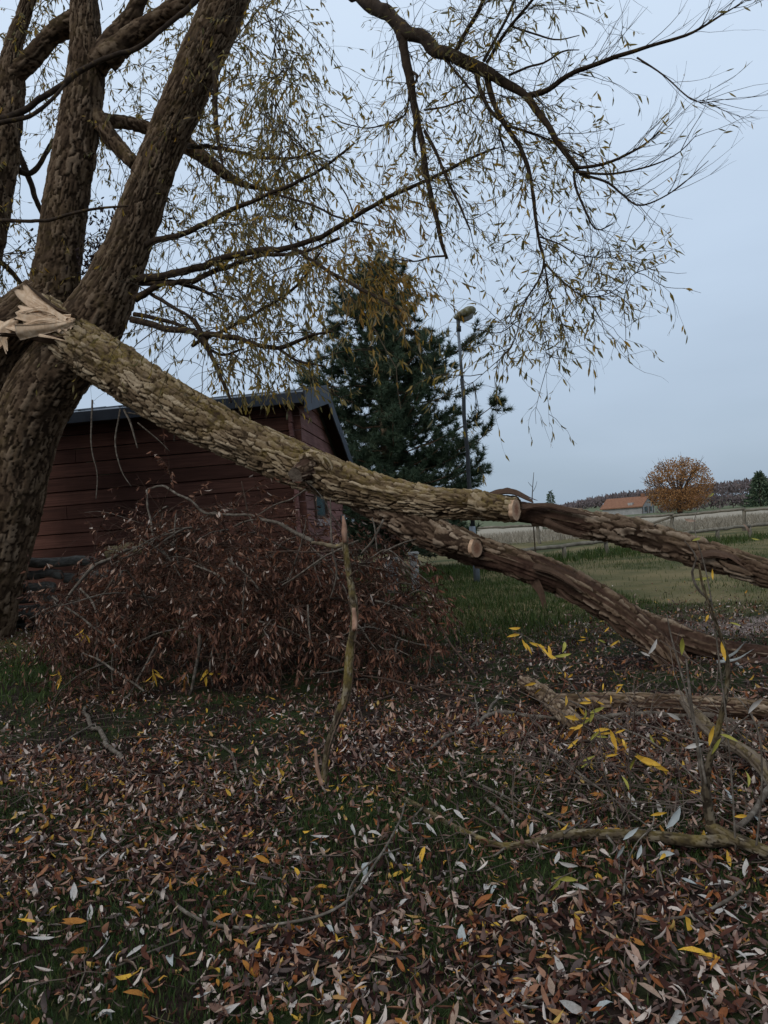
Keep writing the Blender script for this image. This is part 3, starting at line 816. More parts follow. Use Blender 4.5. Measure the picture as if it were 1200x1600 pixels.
# thick secondary branches of the standing tree
thick = [
    [(148, 105, 11.45, 20), (178, 62, 11.4, 17), (205, 25, 11.35, 13), (225, -20, 11.3, 12), (250, -90, 11.2, 10)],
    [(165, 95, 11.3, 20), (200, 62, 11.25, 17), (240, 35, 11.2, 15), (285, 5, 11.1, 14), (330, -40, 11.0, 12)],
    [(20, 120, 11.75, 14), (45, 95, 11.7, 15), (75, 62, 11.65, 14), (100, 42, 11.6, 16), (120, 25, 11.55, 14)],
    [(120, 175, 11.6, 14), (160, 188, 11.7, 11), (200, 192, 11.8, 10), (245, 205, 11.9, 10), (292, 228, 12.0, 12), (330, 255, 12.0, 10), (360, 278, 12.0, 7), (395, 292, 12.0, 4), (440, 300, 12, 1.5)],
    [(140, 165, 11.5, 14), (165, 205, 11.45, 14), (190, 235, 11.4, 12), (212, 258, 11.2, 10)],
    [(-60, 196, 9.5, 6), (0, 189, 9.6, 5.5), (40, 172, 9.6, 5), (100, 130, 9.7, 4.4), (150, 98, 9.8, 4), (215, 75, 9.9, 3.8), (262, 38, 10.0, 3.8), (300, 4, 10.1, 4), (350, -60, 10.4, 5)],
    [(-60, 205, 9.3, 5), (0, 193, 9.4, 4), (48, 180, 9.5, 3.4), (90, 148, 9.6, 2.8), (112, 112, 9.8, 1.6)],
    [(325, 70, 10.9, 6), (338, 120, 10.7, 5), (336, 180, 10.6, 4), (345, 240, 10.5, 2.5), (352, 280, 10.4, 1)],
]
TH = []
for i, t in enumerate(thick):
    pp, rr_ = limb_px(t)
    TH.append(pp)
    if i < 5:
        bark_tube('branch', pp, rr_, M['bark'], 0.026, (0.15, 0.06), 0.016, 30 + i, 0.08, parent=wil)
    else:
        stick('branch', pp, rr_, M['branch'], wil, 8, 0.06, 0.15, 30 + i)
# long thin branches leaving stem C to the right
longb = [
    [(215, 436, 10.8, 7), (262, 428, 10.6, 6), (310, 417, 10.3, 5.5), (352, 402, 10.0, 5), (400, 392, 9.7, 5), (460, 385, 9.2, 4.2), (530, 355, 8.6, 3.8), (600, 312, 8.0, 3.2), (666, 282, 7.6, 2.6), (732, 249, 7.2, 2.2), (774, 231, 7.0, 1.4)],
    [(460, 388, 9.2, 3), (500, 415, 8.6, 3), (550, 445, 8.0, 2.8), (600, 470, 7.5, 2.4), (645, 497, 7.2, 1.5)],
    [(218, 442, 10.9, 5), (290, 440, 10.5, 4), (352, 418, 10.2, 4), (405, 400, 9.9, 3.4), (470, 395, 9.6, 2.6), (530, 372, 9.2, 1.8)],
    [(228, 382, 10.8, 5), (300, 360, 10.4, 4.2), (370, 325, 9.9, 3.6), (425, 302, 9.4, 3), (500, 265, 8.8, 2.4), (552, 225, 8.4, 1.6)],
    [(425, 302, 9.4, 2.2), (480, 318, 9.0, 2), (530, 340, 8.6, 1.8), (575, 352, 8.3, 1.4)],
    [(205, 498, 10.7, 6), (261, 513, 10.4, 5.5), (302, 519, 10.1, 5), (372, 529, 9.7, 4.4), (433, 544, 9.3, 3.6), (482, 526, 9.0, 2.6), (520, 518, 8.7, 1.6)],
    [(433, 544, 9.3, 2.6), (465, 564, 9.1, 2.2), (505, 572, 8.9, 1.6)],
    [(302, 500, 10.1, 4), (318, 530, 10.0, 3.8), (331, 558, 9.9, 3.4), (354, 608, 9.7, 2.6), (361, 628, 9.6, 1.6)],
    [(212, 470, 10.8, 6), (262, 440, 10.7, 4), (310, 452, 10.6, 3.6), (342, 466, 10.5, 2)],
    [(230, 455, 10.9, 3), (270, 480, 10.5, 3), (300, 497, 10.2, 2.2)],
    [(210, 490, 10.9, 4), (285, 510, 10.7, 3), (340, 552, 10.3, 2.4), (380, 545, 10.0, 1.6)],
    [(292, 228, 11.6, 4), (345, 232, 11.0, 3.4), (400, 245, 10.4, 2.8), (450, 248, 10.0, 2.2), (500, 235, 9.7, 1.4)],
    [(300, 540, 11, 3), (380, 500, 10.0, 2.6), (460, 450, 9.2, 2.2), (500, 395, 8.8, 1.5)],
    [(0, 345, 10.2, 3), (70, 345, 10.0, 2.6), (140, 328, 9.8, 2.2), (200, 322, 9.6, 1.4)],
    [(-20, 100, 12.5, 6), (30, 240, 12.4, 5), (60, 320, 12.3, 4), (90, 400, 12.2, 3)],
    [(-30, 380, 12.0, 5), (30, 440, 12.0, 4), (65, 500, 12.0, 3)],
    [(-10, 210, 12.0, 5), (40, 270, 12.2, 4.5), (75, 235, 12.4, 4), (110, 180, 12.5, 3)],
]
LB = []
for i, t in enumerate(longb):
    pp, rr_ = limb_px(t); LB.append(pp)
    stick('branch', pp, rr_, M['branch'], wil, 6, 0.07, 0.14, 50 + i)
# overhead branch on the right with its hanging limbs
over = [
    [(400, -250, 10.8, 22), (460, -130, 9.2, 18), (530, -35, 7.6, 16), (576, 2, 7.1, 14.5), (622, 35, 6.8, 13.5), (662, 62, 6.6, 12.5), (705, 88, 6.4, 11.5), (751, 107, 6.3, 11), (785, 126, 6.2, 9.5), (821, 149, 6.1, 8), (845, 180, 6.0, 6.5), (868, 216, 5.9, 5.5), (890, 248, 5.9, 5), (902, 266, 5.9, 4.5)],
    [(821, 150, 6.1, 5.5), (850, 141, 6.0, 5), (891, 117, 5.9, 4.5), (955, 90, 5.8, 4), (1013, 73, 5.7, 3.2), (1083, 50, 5.6, 2.4), (1130, 22, 5.5, 1.6), (1156, 6, 5.5, 0.8)],
    [(900, 262, 5.9, 3.2), (943, 257, 5.8, 2.8), (984, 239, 5.7, 2.2), (1012, 222, 5.7, 1.6), (1034, 201, 5.6, 0.8)],
    [(900, 268, 5.9, 2.6), (935, 272, 5.8, 2.4), (967, 271, 5.8, 2.0), (1020, 258, 5.7, 1.5), (1060, 239, 5.7, 1.2), (1089, 210, 5.6, 0.7)],
    [(905, 272, 5.9, 2.6), (949, 286, 5.8, 2.4), (975, 305, 5.8, 2.0), (1002, 321, 5.7, 1.6), (1054, 297, 5.7, 1.1), (1107, 251, 5.6, 0.6)],
    [(897, 268, 5.9, 2.6), (900, 295, 5.9, 2.4), (914, 327, 5.9, 2.0), (932, 359, 5.9, 1.5), (958, 350, 5.8, 0.8)],
    [(996, 90, 5.75, 2), (1042, 122, 5.6, 1.5), (1083, 157, 5.5, 0.9), (1124, 158, 5.4, 0.5)],
    [(622, 38, 6.8, 9.5), (629, 62, 6.75, 9), (638, 105, 6.7, 8.5), (644, 140, 6.7, 7.5), (652, 181, 6.65, 6.5), (660, 225, 6.6, 5.8), (666, 270, 6.6, 5.2), (675, 310, 6.6, 4.6), (684, 345, 6.6, 4.2), (690, 378, 6.6, 3.8), (699, 404, 6.6, 2.6)],
    [(651, 178, 6.65, 4), (648, 200, 6.7, 3.6), (646, 228, 6.75, 3.2), (651, 243, 6.8, 2)],
    [(664, 205, 6.6, 3.4), (682, 238, 6.5, 3), (701, 286, 6.4, 2.6), (720, 325, 6.3, 2.2), (735, 360, 6.2, 1.5)],
    [(641, 110, 6.7, 2.6), (652, 118, 6.6, 2.6), (650, 128, 6.6, 2.2), (643, 135, 6.6, 2)],
    [(757, 112, 6.3, 6), (768, 150, 6.25, 5.4), (781, 181, 6.2, 5), (797, 208, 6.2, 4.4), (815, 233, 6.2, 4.2), (826, 268, 6.15, 3.8), (832, 303, 6.1, 3.4), (837, 345, 6.1, 3), (843, 380, 6.1, 2.7), (850, 408, 6.1, 2.4), (840, 440, 6.1, 2), (822, 468, 6.1, 1.8), (809, 502, 6.1, 1.2)],
    [(742, 110, 6.3, 4), (752, 140, 6.25, 3.8), (765, 172, 6.2, 3.6), (785, 190, 6.2, 3.4)],
    [(790, 195, 6.2, 3), (820, 205, 6.1, 2.6), (850, 216, 6.1, 2.2), (880, 230, 6.0, 1.8), (915, 247, 6.0, 1.2)],
    [(782, 195, 6.2, 2.8), (780, 210, 6.2, 2.4), (790, 238, 6.2, 1.2)],
    [(844, 370, 6.1, 1.8), (875, 382, 6.0, 1.5), (902, 397, 6.0, 1.2), (940, 403, 5.9, 0.9), (967, 402, 5.9, 0.6)],
    [(852, 412, 6.1, 2), (880, 440, 6.0, 1.7), (908, 461, 6.0, 1.3), (940, 462, 5.9, 1.0), (967, 449, 5.9, 0.8), (1000, 420, 5.8, 0.5)],
    [(850, 410, 6.1, 1.6), (855, 450, 6.1, 1.3), (845, 500, 6.1, 0.9), (855, 560, 6.1, 0.6)],
    [(685, 75, 6.5, 3.0), (700, 98, 6.4, 2.6), (720, 122, 6.3, 2.2), (741, 146, 6.2, 1.6)],
    [(708, 90, 6.4, 4.5), (725, 55, 6.3, 4), (748, 15, 6.2, 3.6), (765, -30, 6.1, 3)],
    [(755, 96, 6.3, 3.2), (775, 60, 6.2, 3), (800, 10, 6.1, 2.6), (815, -40, 6.0, 2.2)],
    [(760, 98, 6.3, 3.2), (795, 45, 6.1, 3), (832, 0, 5.9, 2.6), (860, -40, 5.7, 2)],
    [(800, 42, 6.1, 2), (835, 53, 6.0, 1.7), (870, 62, 5.9, 1.4), (905, 55, 5.8, 0.8)],
    [(795, 118, 6.2, 2.4), (825, 105, 6.1, 2), (850, 98, 6.0, 1.8), (880, 80, 5.9, 1.5), (905, 78, 5.8, 0.8)],
    [(663, 172, 6.6, 2), (700, 165, 6.4, 1.7), (735, 153, 6.2, 1.3), (760, 152, 6.1, 0.8)],
    [(640, 145, 6.7, 2), (632, 180, 6.8, 1.7), (600, 195, 7.0, 1.4), (570, 200, 7.2, 1.2), (530, 190, 7.4, 0.7)],
    [(809, 502, 6.1, 1.1), (780, 520, 6.0, 1.0), (745, 515, 6.0, 0.7)],
    [(815, 490, 6.1, 1.1), (800, 540, 6.0, 0.9), (765, 575, 6.0, 0.7), (730, 605, 6.0, 0.4)],
    [(698, 400, 6.6, 2), (672, 402, 6.7, 1.7), (650, 408, 6.8, 1.4), (615, 405, 6.9, 0.9)],
]
OV = []
for i, t in enumerate(over):
    pp, rr_ = limb_px(t, 0.84); OV.append(pp)
    stick('branch', pp, rr_, M['branch'], wil, 8 if i in (0, 7) else 6, 0.05, 0.2 if i in (0, 7, 11) else 0.12, 80 + i, nodes=0.12)

# fine twigs and leaves, overhead right
def paths_to_list(a): return [a[i] for i in range(len(a))]


tw_paths = []; tw_r = []
lf = []     # (pos, dir, up, L, W, curl, h)


def add_twigs(paths, r0, r1):
    n, k, _ = paths.shape
    rr = np.linspace(1, 0.35, k)[None] * rng.uniform(r0, r1, n)[:, None] * 1.2
    tw_paths.append(paths); tw_r.append(rr)


def add_leaves(store, paths, n, L=(0.06, 0.11), hang=0.8, tmin=0.2, h=(0, 1), wid=0.17, hexp=1.0):
    m, k, _ = paths.shape
    pi = rng.integers(0, m, n); u = rng.uniform(tmin, 0.999, n) * (k - 1)
    a = u.astype(int); f = (u - a)[:, None]
    pos = paths[pi, a] * (1 - f) + paths[pi, a + 1] * f
    tan = nrm(paths[pi, a + 1] - paths[pi, a])
    d = nrm(tan * 0.8 + nrm(rng.normal(size=(n, 3))) * 0.55 + np.array([0, 0, -hang * 0.8]))
    up = nrm(rng.normal(size=(n, 3)))
    Ln = rng.uniform(L[0], L[1], n)
    hv = h[0] + (h[1] - h[0]) * rng.uniform(0, 1, n) ** hexp
    store.append((pos, d, up, Ln, Ln * wid * rng.uniform(0.8, 1.3, n), rng.uniform(-1.2, 1.2, n), hv))


def in_px(p):
    q = (np.asarray(p) - np.array([0, 0, H])) @ RN
    return 600 + F * q[..., 0] / -q[..., 2], 800 - F * q[..., 1] / -q[..., 2]


right_par = OV[7:]                      # hanging ones
a2, _ = grow(right_par[:12] + OV[13:19] + OV[24:], 330, 0.25, 0.85, 9, 0.6, 0.8, 1.0, 0.42)
add_twigs(a2, 0.0022, 0.0040)
a3, _ = grow(paths_to_list(a2), 900, 0.12, 0.42, 6, 0.5, 0.8, 1.5, 0.42, 0.2)
add_twigs(a3, 0.0012, 0.0020)
add_leaves(lf, a3, 2300, (0.045, 0.09), 0.7, h=(0, 0.95), wid=0.2)
add_leaves(lf, a2, 550, (0.05, 0.095), 0.7, h=(0.1, 1), wid=0.2)
# bare upward shoots on the right-hand boughs
b2, _ = grow(OV[1:7] + [OV[0][8:]], 130, 0.15, 0.60, 7, 0.9, 0.55, -0.5, 0.2, 0.15, bias=(0.15, 0, 0.25))
add_twigs(b2, 0.0016, 0.0032)
b3, _ = grow(paths_to_list(b2), 160, 0.08, 0.25, 5, 0.9, 0.5, -0.3, 0.2, 0.3)
add_twigs(b3, 0.0010, 0.0016)
add_leaves(lf, b2, 160, (0.05, 0.085), 0.6)
# above the frame edge: twigs hanging in from the big bough
c2, _ = grow([OV[0][3:9], OV[19], OV[20], OV[21], OV[1][:4]], 150, 0.3, 0.8, 8, 0.6, 0.8, 0.4, 0.3)
add_twigs(c2, 0.0018, 0.0034)
c3, _ = grow(paths_to_list(c2), 320, 0.12, 0.35, 6, 0.5, 0.8, 1.4, 0.3)
add_twigs(c3, 0.0011, 0.0018)
add_leaves(lf, c3, 750, (0.05, 0.10), 0.8, h=(0, 0.7))
V, Fc = [], []
# left-hand crown: boughs behind and between the stems, with weeping twigs
src = [PL([(330 + 30 * k, -80 + 10 * k, 11.2 - 0.2 * k), (390 + 25 * k, 60 + 20 * k, 10.6 - 0.25 * k), (430 + 18 * k, 200 + 30 * k, 10.3 - 0.3 * k)]) for k in range(4)]
crown_par = LB[:13] + src + TH[3:5] + TH[7:8]
d1, _ = grow(crown_par, 250, 0.8, 2.2, 9, 0.5, 0.8, 0.75, 0.25, 0.1)
back = np.array([P(rng.uniform(-80, 470), rng.uniform(-120, 430), rng.uniform(11.5, 13.6)) for _ in range(120)])
bdir = nrm(rng.normal(size=(120, 3)) * np.array([1, 0.5, 0.6]))
bb = np.stack([back, back + bdir * 0.2], 1)
d1b, _ = grow(paths_to_list(bb), 210, 0.8, 2.0, 9, 0.6, 0.7, 0.9, 0.25, 0.0)
d1 = np.concatenate([d1, d1b])
ex, ey = in_px(d1[:, -1]); mx, my = in_px(d1[:, 4])
lim = np.maximum(0, 505 - 0.02 * my)
keep = ((ex < 520) & (mx < 505)) | (rng.uniform(size=len(d1)) < 0.25)
keep &= ey < 660
d1 = d1[keep]
add_twigs(d1, 0.004, 0.009)
d2, _ = grow(paths_to_list(d1), 1750, 0.3, 1.0, 8, 0.5, 0.8, 1.0, 0.40, 0.15)
ex, ey = in_px(d2[:, -1])
keep = ((ex < 525) | (rng.uniform(size=len(d2)) < 0.3)) & (ey < 655)
d2 = d2[keep]
add_twigs(d2, 0.0022, 0.0042)
add_leaves(lf, d2, 17000, (0.07, 0.125), 0.9, h=(0, 1), wid=0.22)
add_leaves(lf, d1, 2400, (0.07, 0.12), 0.9, wid=0.22)
# thin wandering twigs between the crown and the bough
e1, _ = grow([LB[0][4:], LB[3][3:], LB[4], LB[1], LB[5][3:], LB[12], OV[25]], 150, 0.5, 1.4, 9, 0.8, 0.6, 0.4, 0.3, 0.1)
add_twigs(e1, 0.0016, 0.0032)
add_leaves(lf, e1, 900, (0.06, 0.10), 0.9, h=(0.1, 0.9))
tp = []
for pth, r_ in zip(tw_paths, tw_r):
    v, f = tubes(pth, r_, 3)
    Fc.append(f + sum(len(q) for q in V)); V.append(v)
tw = mesh_np('twigs', np.vstack(V), Fc, M['twig'])
tag(tw, kind='stuff'); world_parent(tw, wil)


def build_leaves(name, store, mat, cheap=False, fold=0.25):
    pos, d, up, L, W, cu, h = [np.concatenate([s[i] for s in store]) for i in range(7)]
    v, f, m = leaf_mesh(pos, d, up, L, W, cu, fold, cheap, rng.uniform(-1.5, 1.5, len(L)))
    return mesh_np(name, v, [f], mat, {'h': np.repeat(h, m)}, True)


for q_ in range(len(lf)):
    a_ = lf[q_]; px_, py_ = in_px(a_[0])
    kk_ = ~((px_ < 330) & (a_[0][:, 1] < 10.95) & (rng.uniform(size=len(px_)) < 0.8))
    lf[q_] = tuple(z_[kk_] for z_ in a_)
fo = build_leaves('foliage', lf, M['leaf_crown'], True)
tag(fo, kind='stuff'); world_parent(fo, wil)
# the orange spray hanging in front of the pine
og = []
o1, _ = grow([LB[1][1:], LB[0][6:9], PL([(470, 400, 8.4), (560, 400, 8.0), (680, 440, 7.4)])], 120, 0.3, 0.9, 8, 0.6, 0.7, 1.4, 0.25)
add_leaves(og, o1, 1150, (0.08, 0.13), 0.9, h=(0, 1), wid=0.18)
v, f = tubes(o1, np.linspace(1, 0.3, 8)[None] * rng.uniform(0.0016, 0.003, len(o1))[:, None], 3)
t2 = mesh_np('spray_twigs', v, [f], M['twig']); tag(t2, kind='stuff'); world_parent(t2, wil)
f2_ = build_leaves('orange_foliage', og, M['leaf_orange']); tag(f2_, 'orange and yellow leaves hanging in front of the pine', kind='stuff'); world_parent(f2_, wil)
# dark dead clumps between the stems
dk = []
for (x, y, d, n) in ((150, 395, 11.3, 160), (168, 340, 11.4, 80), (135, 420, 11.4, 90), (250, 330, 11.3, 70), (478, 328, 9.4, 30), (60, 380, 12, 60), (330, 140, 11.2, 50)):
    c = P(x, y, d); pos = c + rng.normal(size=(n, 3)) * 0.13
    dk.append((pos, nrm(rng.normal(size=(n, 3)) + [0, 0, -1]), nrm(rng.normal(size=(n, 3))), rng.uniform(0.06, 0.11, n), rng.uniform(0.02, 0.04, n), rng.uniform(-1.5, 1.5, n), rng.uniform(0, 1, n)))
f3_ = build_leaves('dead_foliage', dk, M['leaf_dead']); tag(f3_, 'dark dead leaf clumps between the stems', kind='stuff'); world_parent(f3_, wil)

# ------------------------------------------------------------------ fallen limb
fal = empty('fallen_willow_limb', tuple(G(1060, 1055)))
tag(fal, 'huge snapped willow limb with plated bark sloping from the trunk to the ground', 'fallen limb')
up_pts = [(62, 488, 11.0, 34), (105, 525, 10.75, 43), (150, 556, 10.55, 44), (205, 592, 10.25, 43), (260, 628, 10.0, 43), (320, 660, 9.75, 41), (380, 690, 9.5, 39), (440, 716, 9.25, 39), (500, 740, 9.0, 37), (560, 762, 8.8, 35), (620, 777, 8.55, 31), (680, 786, 8.35, 28), (740, 790, 8.15, 25), (808, 797, 7.95, 21)]
pp, rr_ = limb_px(up_pts, 0.90)
bark_tube('limb', pp, rr_, M['bark_fallen'], 0.0105, (0.185, 0.050), 0.025, 21, 0.035, rim=((0, 0.10),), parent=fal, knots=((2.15, 0.10, 0.13, 0.05), (1.7, 0.62, 0.14, 0.06)), closed_end=True)
lo_pts = [(545, 768, 8.98, 22), (600, 794, 8.74, 29), (650, 820, 8.5, 31), (700, 844, 8.3, 29), (748, 862, 8.1, 26), (795, 876, 7.95, 25), (840, 892, 7.85, 27), (890, 912, 7.75, 27), (940, 940, 7.6, 27), (985, 970, 7.45, 27), (1020, 1000, 7.35, 27), (1050, 1032, 7.2, 25), (1075, 1062, 7.1, 22)]
pp, rr_ = limb_px(lo_pts, 0.93)
bark_tube('limb', pp, rr_, M['bark_dead'], 0.0105, (0.185, 0.048), 0.025, 23, 0.06, peel=0.44, peel_dir=(0.2, -0.75, -0.6), peel_s=(1.5, 9.0), parent=fal, moss_amt=0.6)
hi_pts = [(765, 790, 8.2, 20), (800, 797, 8.12, 22), (840, 804, 8.0, 21), (885, 813, 7.85, 23), (930, 822, 7.7, 24), (985, 832, 7.5, 26), (1040, 848, 7.3, 26), (1100, 866, 7.1, 25), (1160, 884, 6.9, 24), (1230, 906, 6.7, 23), (1330, 945, 6.4, 21), (1450, 1010, 6.1, 18), (1560, 1090, 5.9, 12)]
pp, rr_ = limb_px(hi_pts, 0.92)
bark_tube('limb', pp, rr_, M['bark_dead'], 0.0105, (0.185, 0.048), 0.024, 27, 0.05, peel=0.60, peel_s=(0.0, 0.95), parent=fal, moss_amt=0.7)
br_pts = [(985, 968, 7.5, 20), (1040, 988, 7.4, 22), (1095, 1008, 7.3, 22), (1150, 1022, 7.2, 21), (1230, 1030, 7.1, 19), (1330, 1040, 7.0, 15)]
pp, rr_ = limb_px(br_pts)
bark_tube('limb', pp, rr_, M['bark_dead'], 0.0115, (0.14, 0.050), 0.024, 29, 0.07, peel=0.55, parent=fal, moss_amt=0.3)
br_pts = [(1030, 1040, 7.25, 12), (1090, 1046, 7.1, 13), (1150, 1040, 7.0, 12), (1240, 1042, 6.9, 11)]
pp, rr_ = limb_px(br_pts)
bark_tube('limb', pp, rr_, M['bark_dead'], 0.014, (0.12, 0.05), 0.013, 30, 0.10, peel=0.75, parent=fal, moss_amt=0.2)


def cut_disc(x, y, d, rx_px, facing, mat, name='cut_face', irregular=0.06, seed=0):
    """a sawn face: slightly uneven round disc, thick, facing a direction"""
    c = P(x, y, d); r = rp(rx_px, d)
    n = 40; a = np.arange(n) / n * 2 * math.pi
    rad_ = r * (1 + irregular * np.sin(2 * a + seed) + irregular * 0.6 * np.sin(5 * a + seed * 2) + irregular * 0.4 * np.sin(9 * a + 1))
    rings = [0.25, 0.5, 0.75, 1.0]
    V = [(0, 0, 0)]
    for q in rings: V += [(rad_[i] * q * math.cos(a[i]), rad_[i] * q * math.sin(a[i]), 0.002 * math.sin(a[i] * 7 + q * 9)) for i in range(n)]
    V += [(rad_[i] * 1.0 * math.cos(a[i]), rad_[i] * 1.0 * math.sin(a[i]), -0.04) for i in range(n)]
    tri = np.array([[0, 1 + i, 1 + (i + 1) % n] for i in range(n)])
    qd = np.array([[1 + k * n + i, 1 + (k + 1) * n + i, 1 + (k + 1) * n + (i + 1) % n, 1 + k * n + (i + 1) % n] for k in range(4) for i in range(n)])
    o = mesh_np(name, np.array(V), [tri, qd], mat, None, False)
    o.rotation_mode = 'QUATERNION'
    o.rotation_quaternion = Vector(facing).to_track_quat('Z', 'Y')
    o.location = Vector(c)
    loc, q = o.location.copy(), o.rotation_quaternion.copy()
    o.parent = fal
    o.matrix_parent_inverse = Matrix.LocRotScale(fal.location, fal.rotation_euler, None).inverted()
    return o


# sawn stubs: short bark sleeves with a fresh cut face
st = [(740, 784, 8.0, 21), (775, 792, 7.85, 20), (806, 796, 7.7, 19)]
pp, rr_ = limb_px(st)
bark_tube('stub', pp, rr_, M['bark_fallen'], 0.0125, (0.13, 0.055), 0.016, 31, 0.04, parent=fal, closed_end=False)
cut_disc(807, 796, 7.69, 18.3, (0.86, -0.50, -0.06), M['sawn'], seed=1)
st = [(690, 838, 8.1, 22), (720, 848, 7.95, 18), (744, 856, 7.8, 16)]
pp, rr_ = limb_px(st)
bark_tube('stub', pp, rr_, M['bark_dead'], 0.0125, (0.13, 0.055), 0.014, 32, 0.04, parent=fal, closed_end=False)
cut_disc(745, 856.5, 7.79, 15.2, (0.78, -0.62, -0.04), M['sawn'], seed=2)
# old branch stub with a dark collar
st = [(490, 728, 8.95, 22), (476, 736, 8.80, 18), (463, 742, 8.70, 13)]
pp, rr_ = limb_px(st)
bark_tube('stub', pp, rr_, M['bark_dead'], 0.0125, (0.08, 0.05), 0.012, 35, 0.10, peel=0.4, parent=fal, moss_amt=0.3, closed_end=False)
cut_disc(462, 742.5, 8.695, 12.0, (-0.30, -0.93, -0.1), M['old_cut'], 'old_cut_face', 0.1, 3)
st = [(470, 716, 8.86, 6), (490, 712, 8.78, 8), (508, 722, 8.74, 8), (520, 742, 8.74, 5)]
pp, rr_ = limb_px(st)
bark_tube('bark_collar', pp, rr_, M['bark_fallen'], 0.0125, (0.08, 0.04), 0.010, 36, 0.12, parent=fal)


def shard(name, pts_px, w0, w1, thick, mat, parent, seed=0, nrm_dir=(0, -1, 0.2), nl=10, jag=0.25):
    """a torn plate of wood or bark: a warped slab following a short path, ragged at the end"""
    p, r, s = resample(PL(pts_px), np.linspace(w0, w1, len(pts_px)), 0.03)
    t = nrm(np.gradient(p, axis=0)); nn = nrm(np.array(nrm_dir, float)[None] - t * (t @ np.array(nrm_dir, float))[:, None])
    sd_ = np.cross(t, nn)
    m = 7; xs = np.linspace(-1, 1, m)
    k = len(p)
    rs = np.random.default_rng(seed)
    endj = rs.uniform(-1, 1, m) * jag * s[-1]
    w = np.clip((s / s[-1] - 0.6) / 0.4, 0, 1)
    top = np.zeros((k, m, 3)); bot = np.zeros((k, m, 3))
    for j in range(m):
        bend = 0.30 * r * (xs[j] ** 2)
        nz = (vnoise(np.stack([s * 6, s * 0 + xs[j] * 3, s * 0 + seed], 1), seed) - 0.5) * thick * 1.6
        base = p + sd_ * (xs[j] * r)[:, None] + t * (w * endj[j])[:, None] - nn * bend[:, None] + nn * nz[:, None]
        th = thick * (1 - 0.75 * w) * (1 - 0.5 * abs(xs[j]))
        top[:, j] = base + nn * th[:, None]; bot[:, j] = base - nn * th[:, None]
    V = np.vstack([top.reshape(-1, 3), bot.reshape(-1, 3)])
    g = grid_faces(k, m, False); off = k * m
    loop = np.concatenate([np.arange(m), np.arange(1, k) * m + m - 1, (k - 1) * m + np.arange(m - 2, -1, -1), np.arange(k - 2, 0, -1) * m])
    nx = np.roll(loop, -1)
    rimf = np.stack([loop, loop + off, nx + off, nx], 1)
    att = {'crack': np.full(len(V), 1.0), 'cell': np.full(len(V), 0.3), 'moss': np.zeros(len(V)), 'peel': np.full(len(V), 0.7)}
    o = mesh_np(name, V, [g[:, ::-1], g + off, rimf], mat, att, True)
    world_parent(o, parent)
    return o


# torn pale wood where the limb broke away
sp = [([(112, 512, 10.42), (88, 494, 10.45), (62, 474, 10.5), (40, 456, 10.55), (34, 449, 10.56)], 0.16, 0.10, 0.022, (0.35, -0.9, 0.35), 0.05),
      ([(110, 510, 10.38), (82, 500, 10.38), (54, 492, 10.42), (28, 486, 10.46)], 0.14, 0.10, 0.02, (0.0, -0.95, 0.25), 0.06),
      ([(26, 520, 10.36), (52, 517, 10.34), (84, 511, 10.32), (110, 504, 10.30)], 0.11, 0.03, 0.016, (0, -0.85, -0.5), 0.10),
      ([(104, 500, 10.34), (80, 486, 10.36), (58, 482, 10.38), (36, 488, 10.42)], 0.045, 0.03, 0.02, (0.2, -0.9, 0.4), 0.10),
      ([(98, 507, 10.32), (74, 500, 10.33), (50, 503, 10.35), (34, 510, 10.37)], 0.04, 0.025, 0.018, (0.1, -0.95, 0.1), 0.10),
      ([(60, 523, 10.34), (80, 527, 10.32), (100, 532, 10.30)], 0.022, 0.005, 0.006, (0, -0.9, 0.3), 0.2),
      ([(92, 498, 10.33), (104, 503, 10.30), (114, 502, 10.28)], 0.03, 0.008, 0.01, (0.2, -0.9, 0.4), 0.2)]
for i, (a, w0, w1, th, nd_, jg) in enumerate(sp):
    shard('splinter', a, w0, w1, th, M['torn'], fal, 100 + i, nd_, jag=jg)
for i in range(26):
    fx, fy = 108 + rng.normal(0, 5), 506 + rng.normal(0, 6); an = rad(rng.uniform(150, 200) if i % 4 else rng.uniform(-20, 20)); ll = rng.uniform(18, 74)
    if i % 4 == 0: fx, fy, ll = 88 + rng.normal(0, 8), 508 + rng.normal(0, 6), ll * 0.4
    ex, ey = fx + math.cos(an) * ll, fy - abs(math.sin(an)) * ll * 1.2 - (6 if i % 3 else -6)
    shard('splinter', [(fx, fy, 10.34), ((fx + ex) / 2, (fy + ey) / 2 + rng.normal(0, 2), 10.34 + rng.normal(0, 0.02)), (ex, ey, 10.38 + rng.normal(0, 0.05))], rng.uniform(0.012, 0.03), 0.004, 0.005, M['torn'], fal, 900 + i, (rng.normal(0, 0.3), -0.9, rng.normal(0.2, 0.3)), jag=0.05)
shard('bark_flap', [(118, 494, 10.45), (92, 484, 10.5), (66, 464, 10.55), (48, 448, 10.6)], 0.07, 0.03, 0.018, M['bark_fallen'], fal, 120, (0.5, 0.2, 0.8))
shard('bark_flap', [(110, 536, 10.4), (76, 532, 10.42), (40, 526, 10.44), (8, 524, 10.46)], 0.09, 0.04, 0.02, M['bark_dead'], fal, 121, (0, -0.5, -0.8))
# the pale torn side on the standing tree
for i, (a, w0, w1, th, nd_) in enumerate([([(-20, 540, 10.6), (0, 522, 10.58), (14, 508, 10.56), (26, 500, 10.55)], 0.14, 0.05, 0.03, (0.2, -0.9, 0.3)),
                                          ([(-10, 505, 10.62), (4, 528, 10.58), (10, 548, 10.56)], 0.07, 0.02, 0.02, (0, -1, 0)),
                                          ([(-30, 500, 10.7), (-5, 505, 10.62), (30, 515, 10.5)], 0.10, 0.03, 0.02, (0.1, -0.9, 0.5))]):
    shard('splinter', a, w0, w1, th, M['torn'], wil, 130 + i, nd_, jag=0.1)
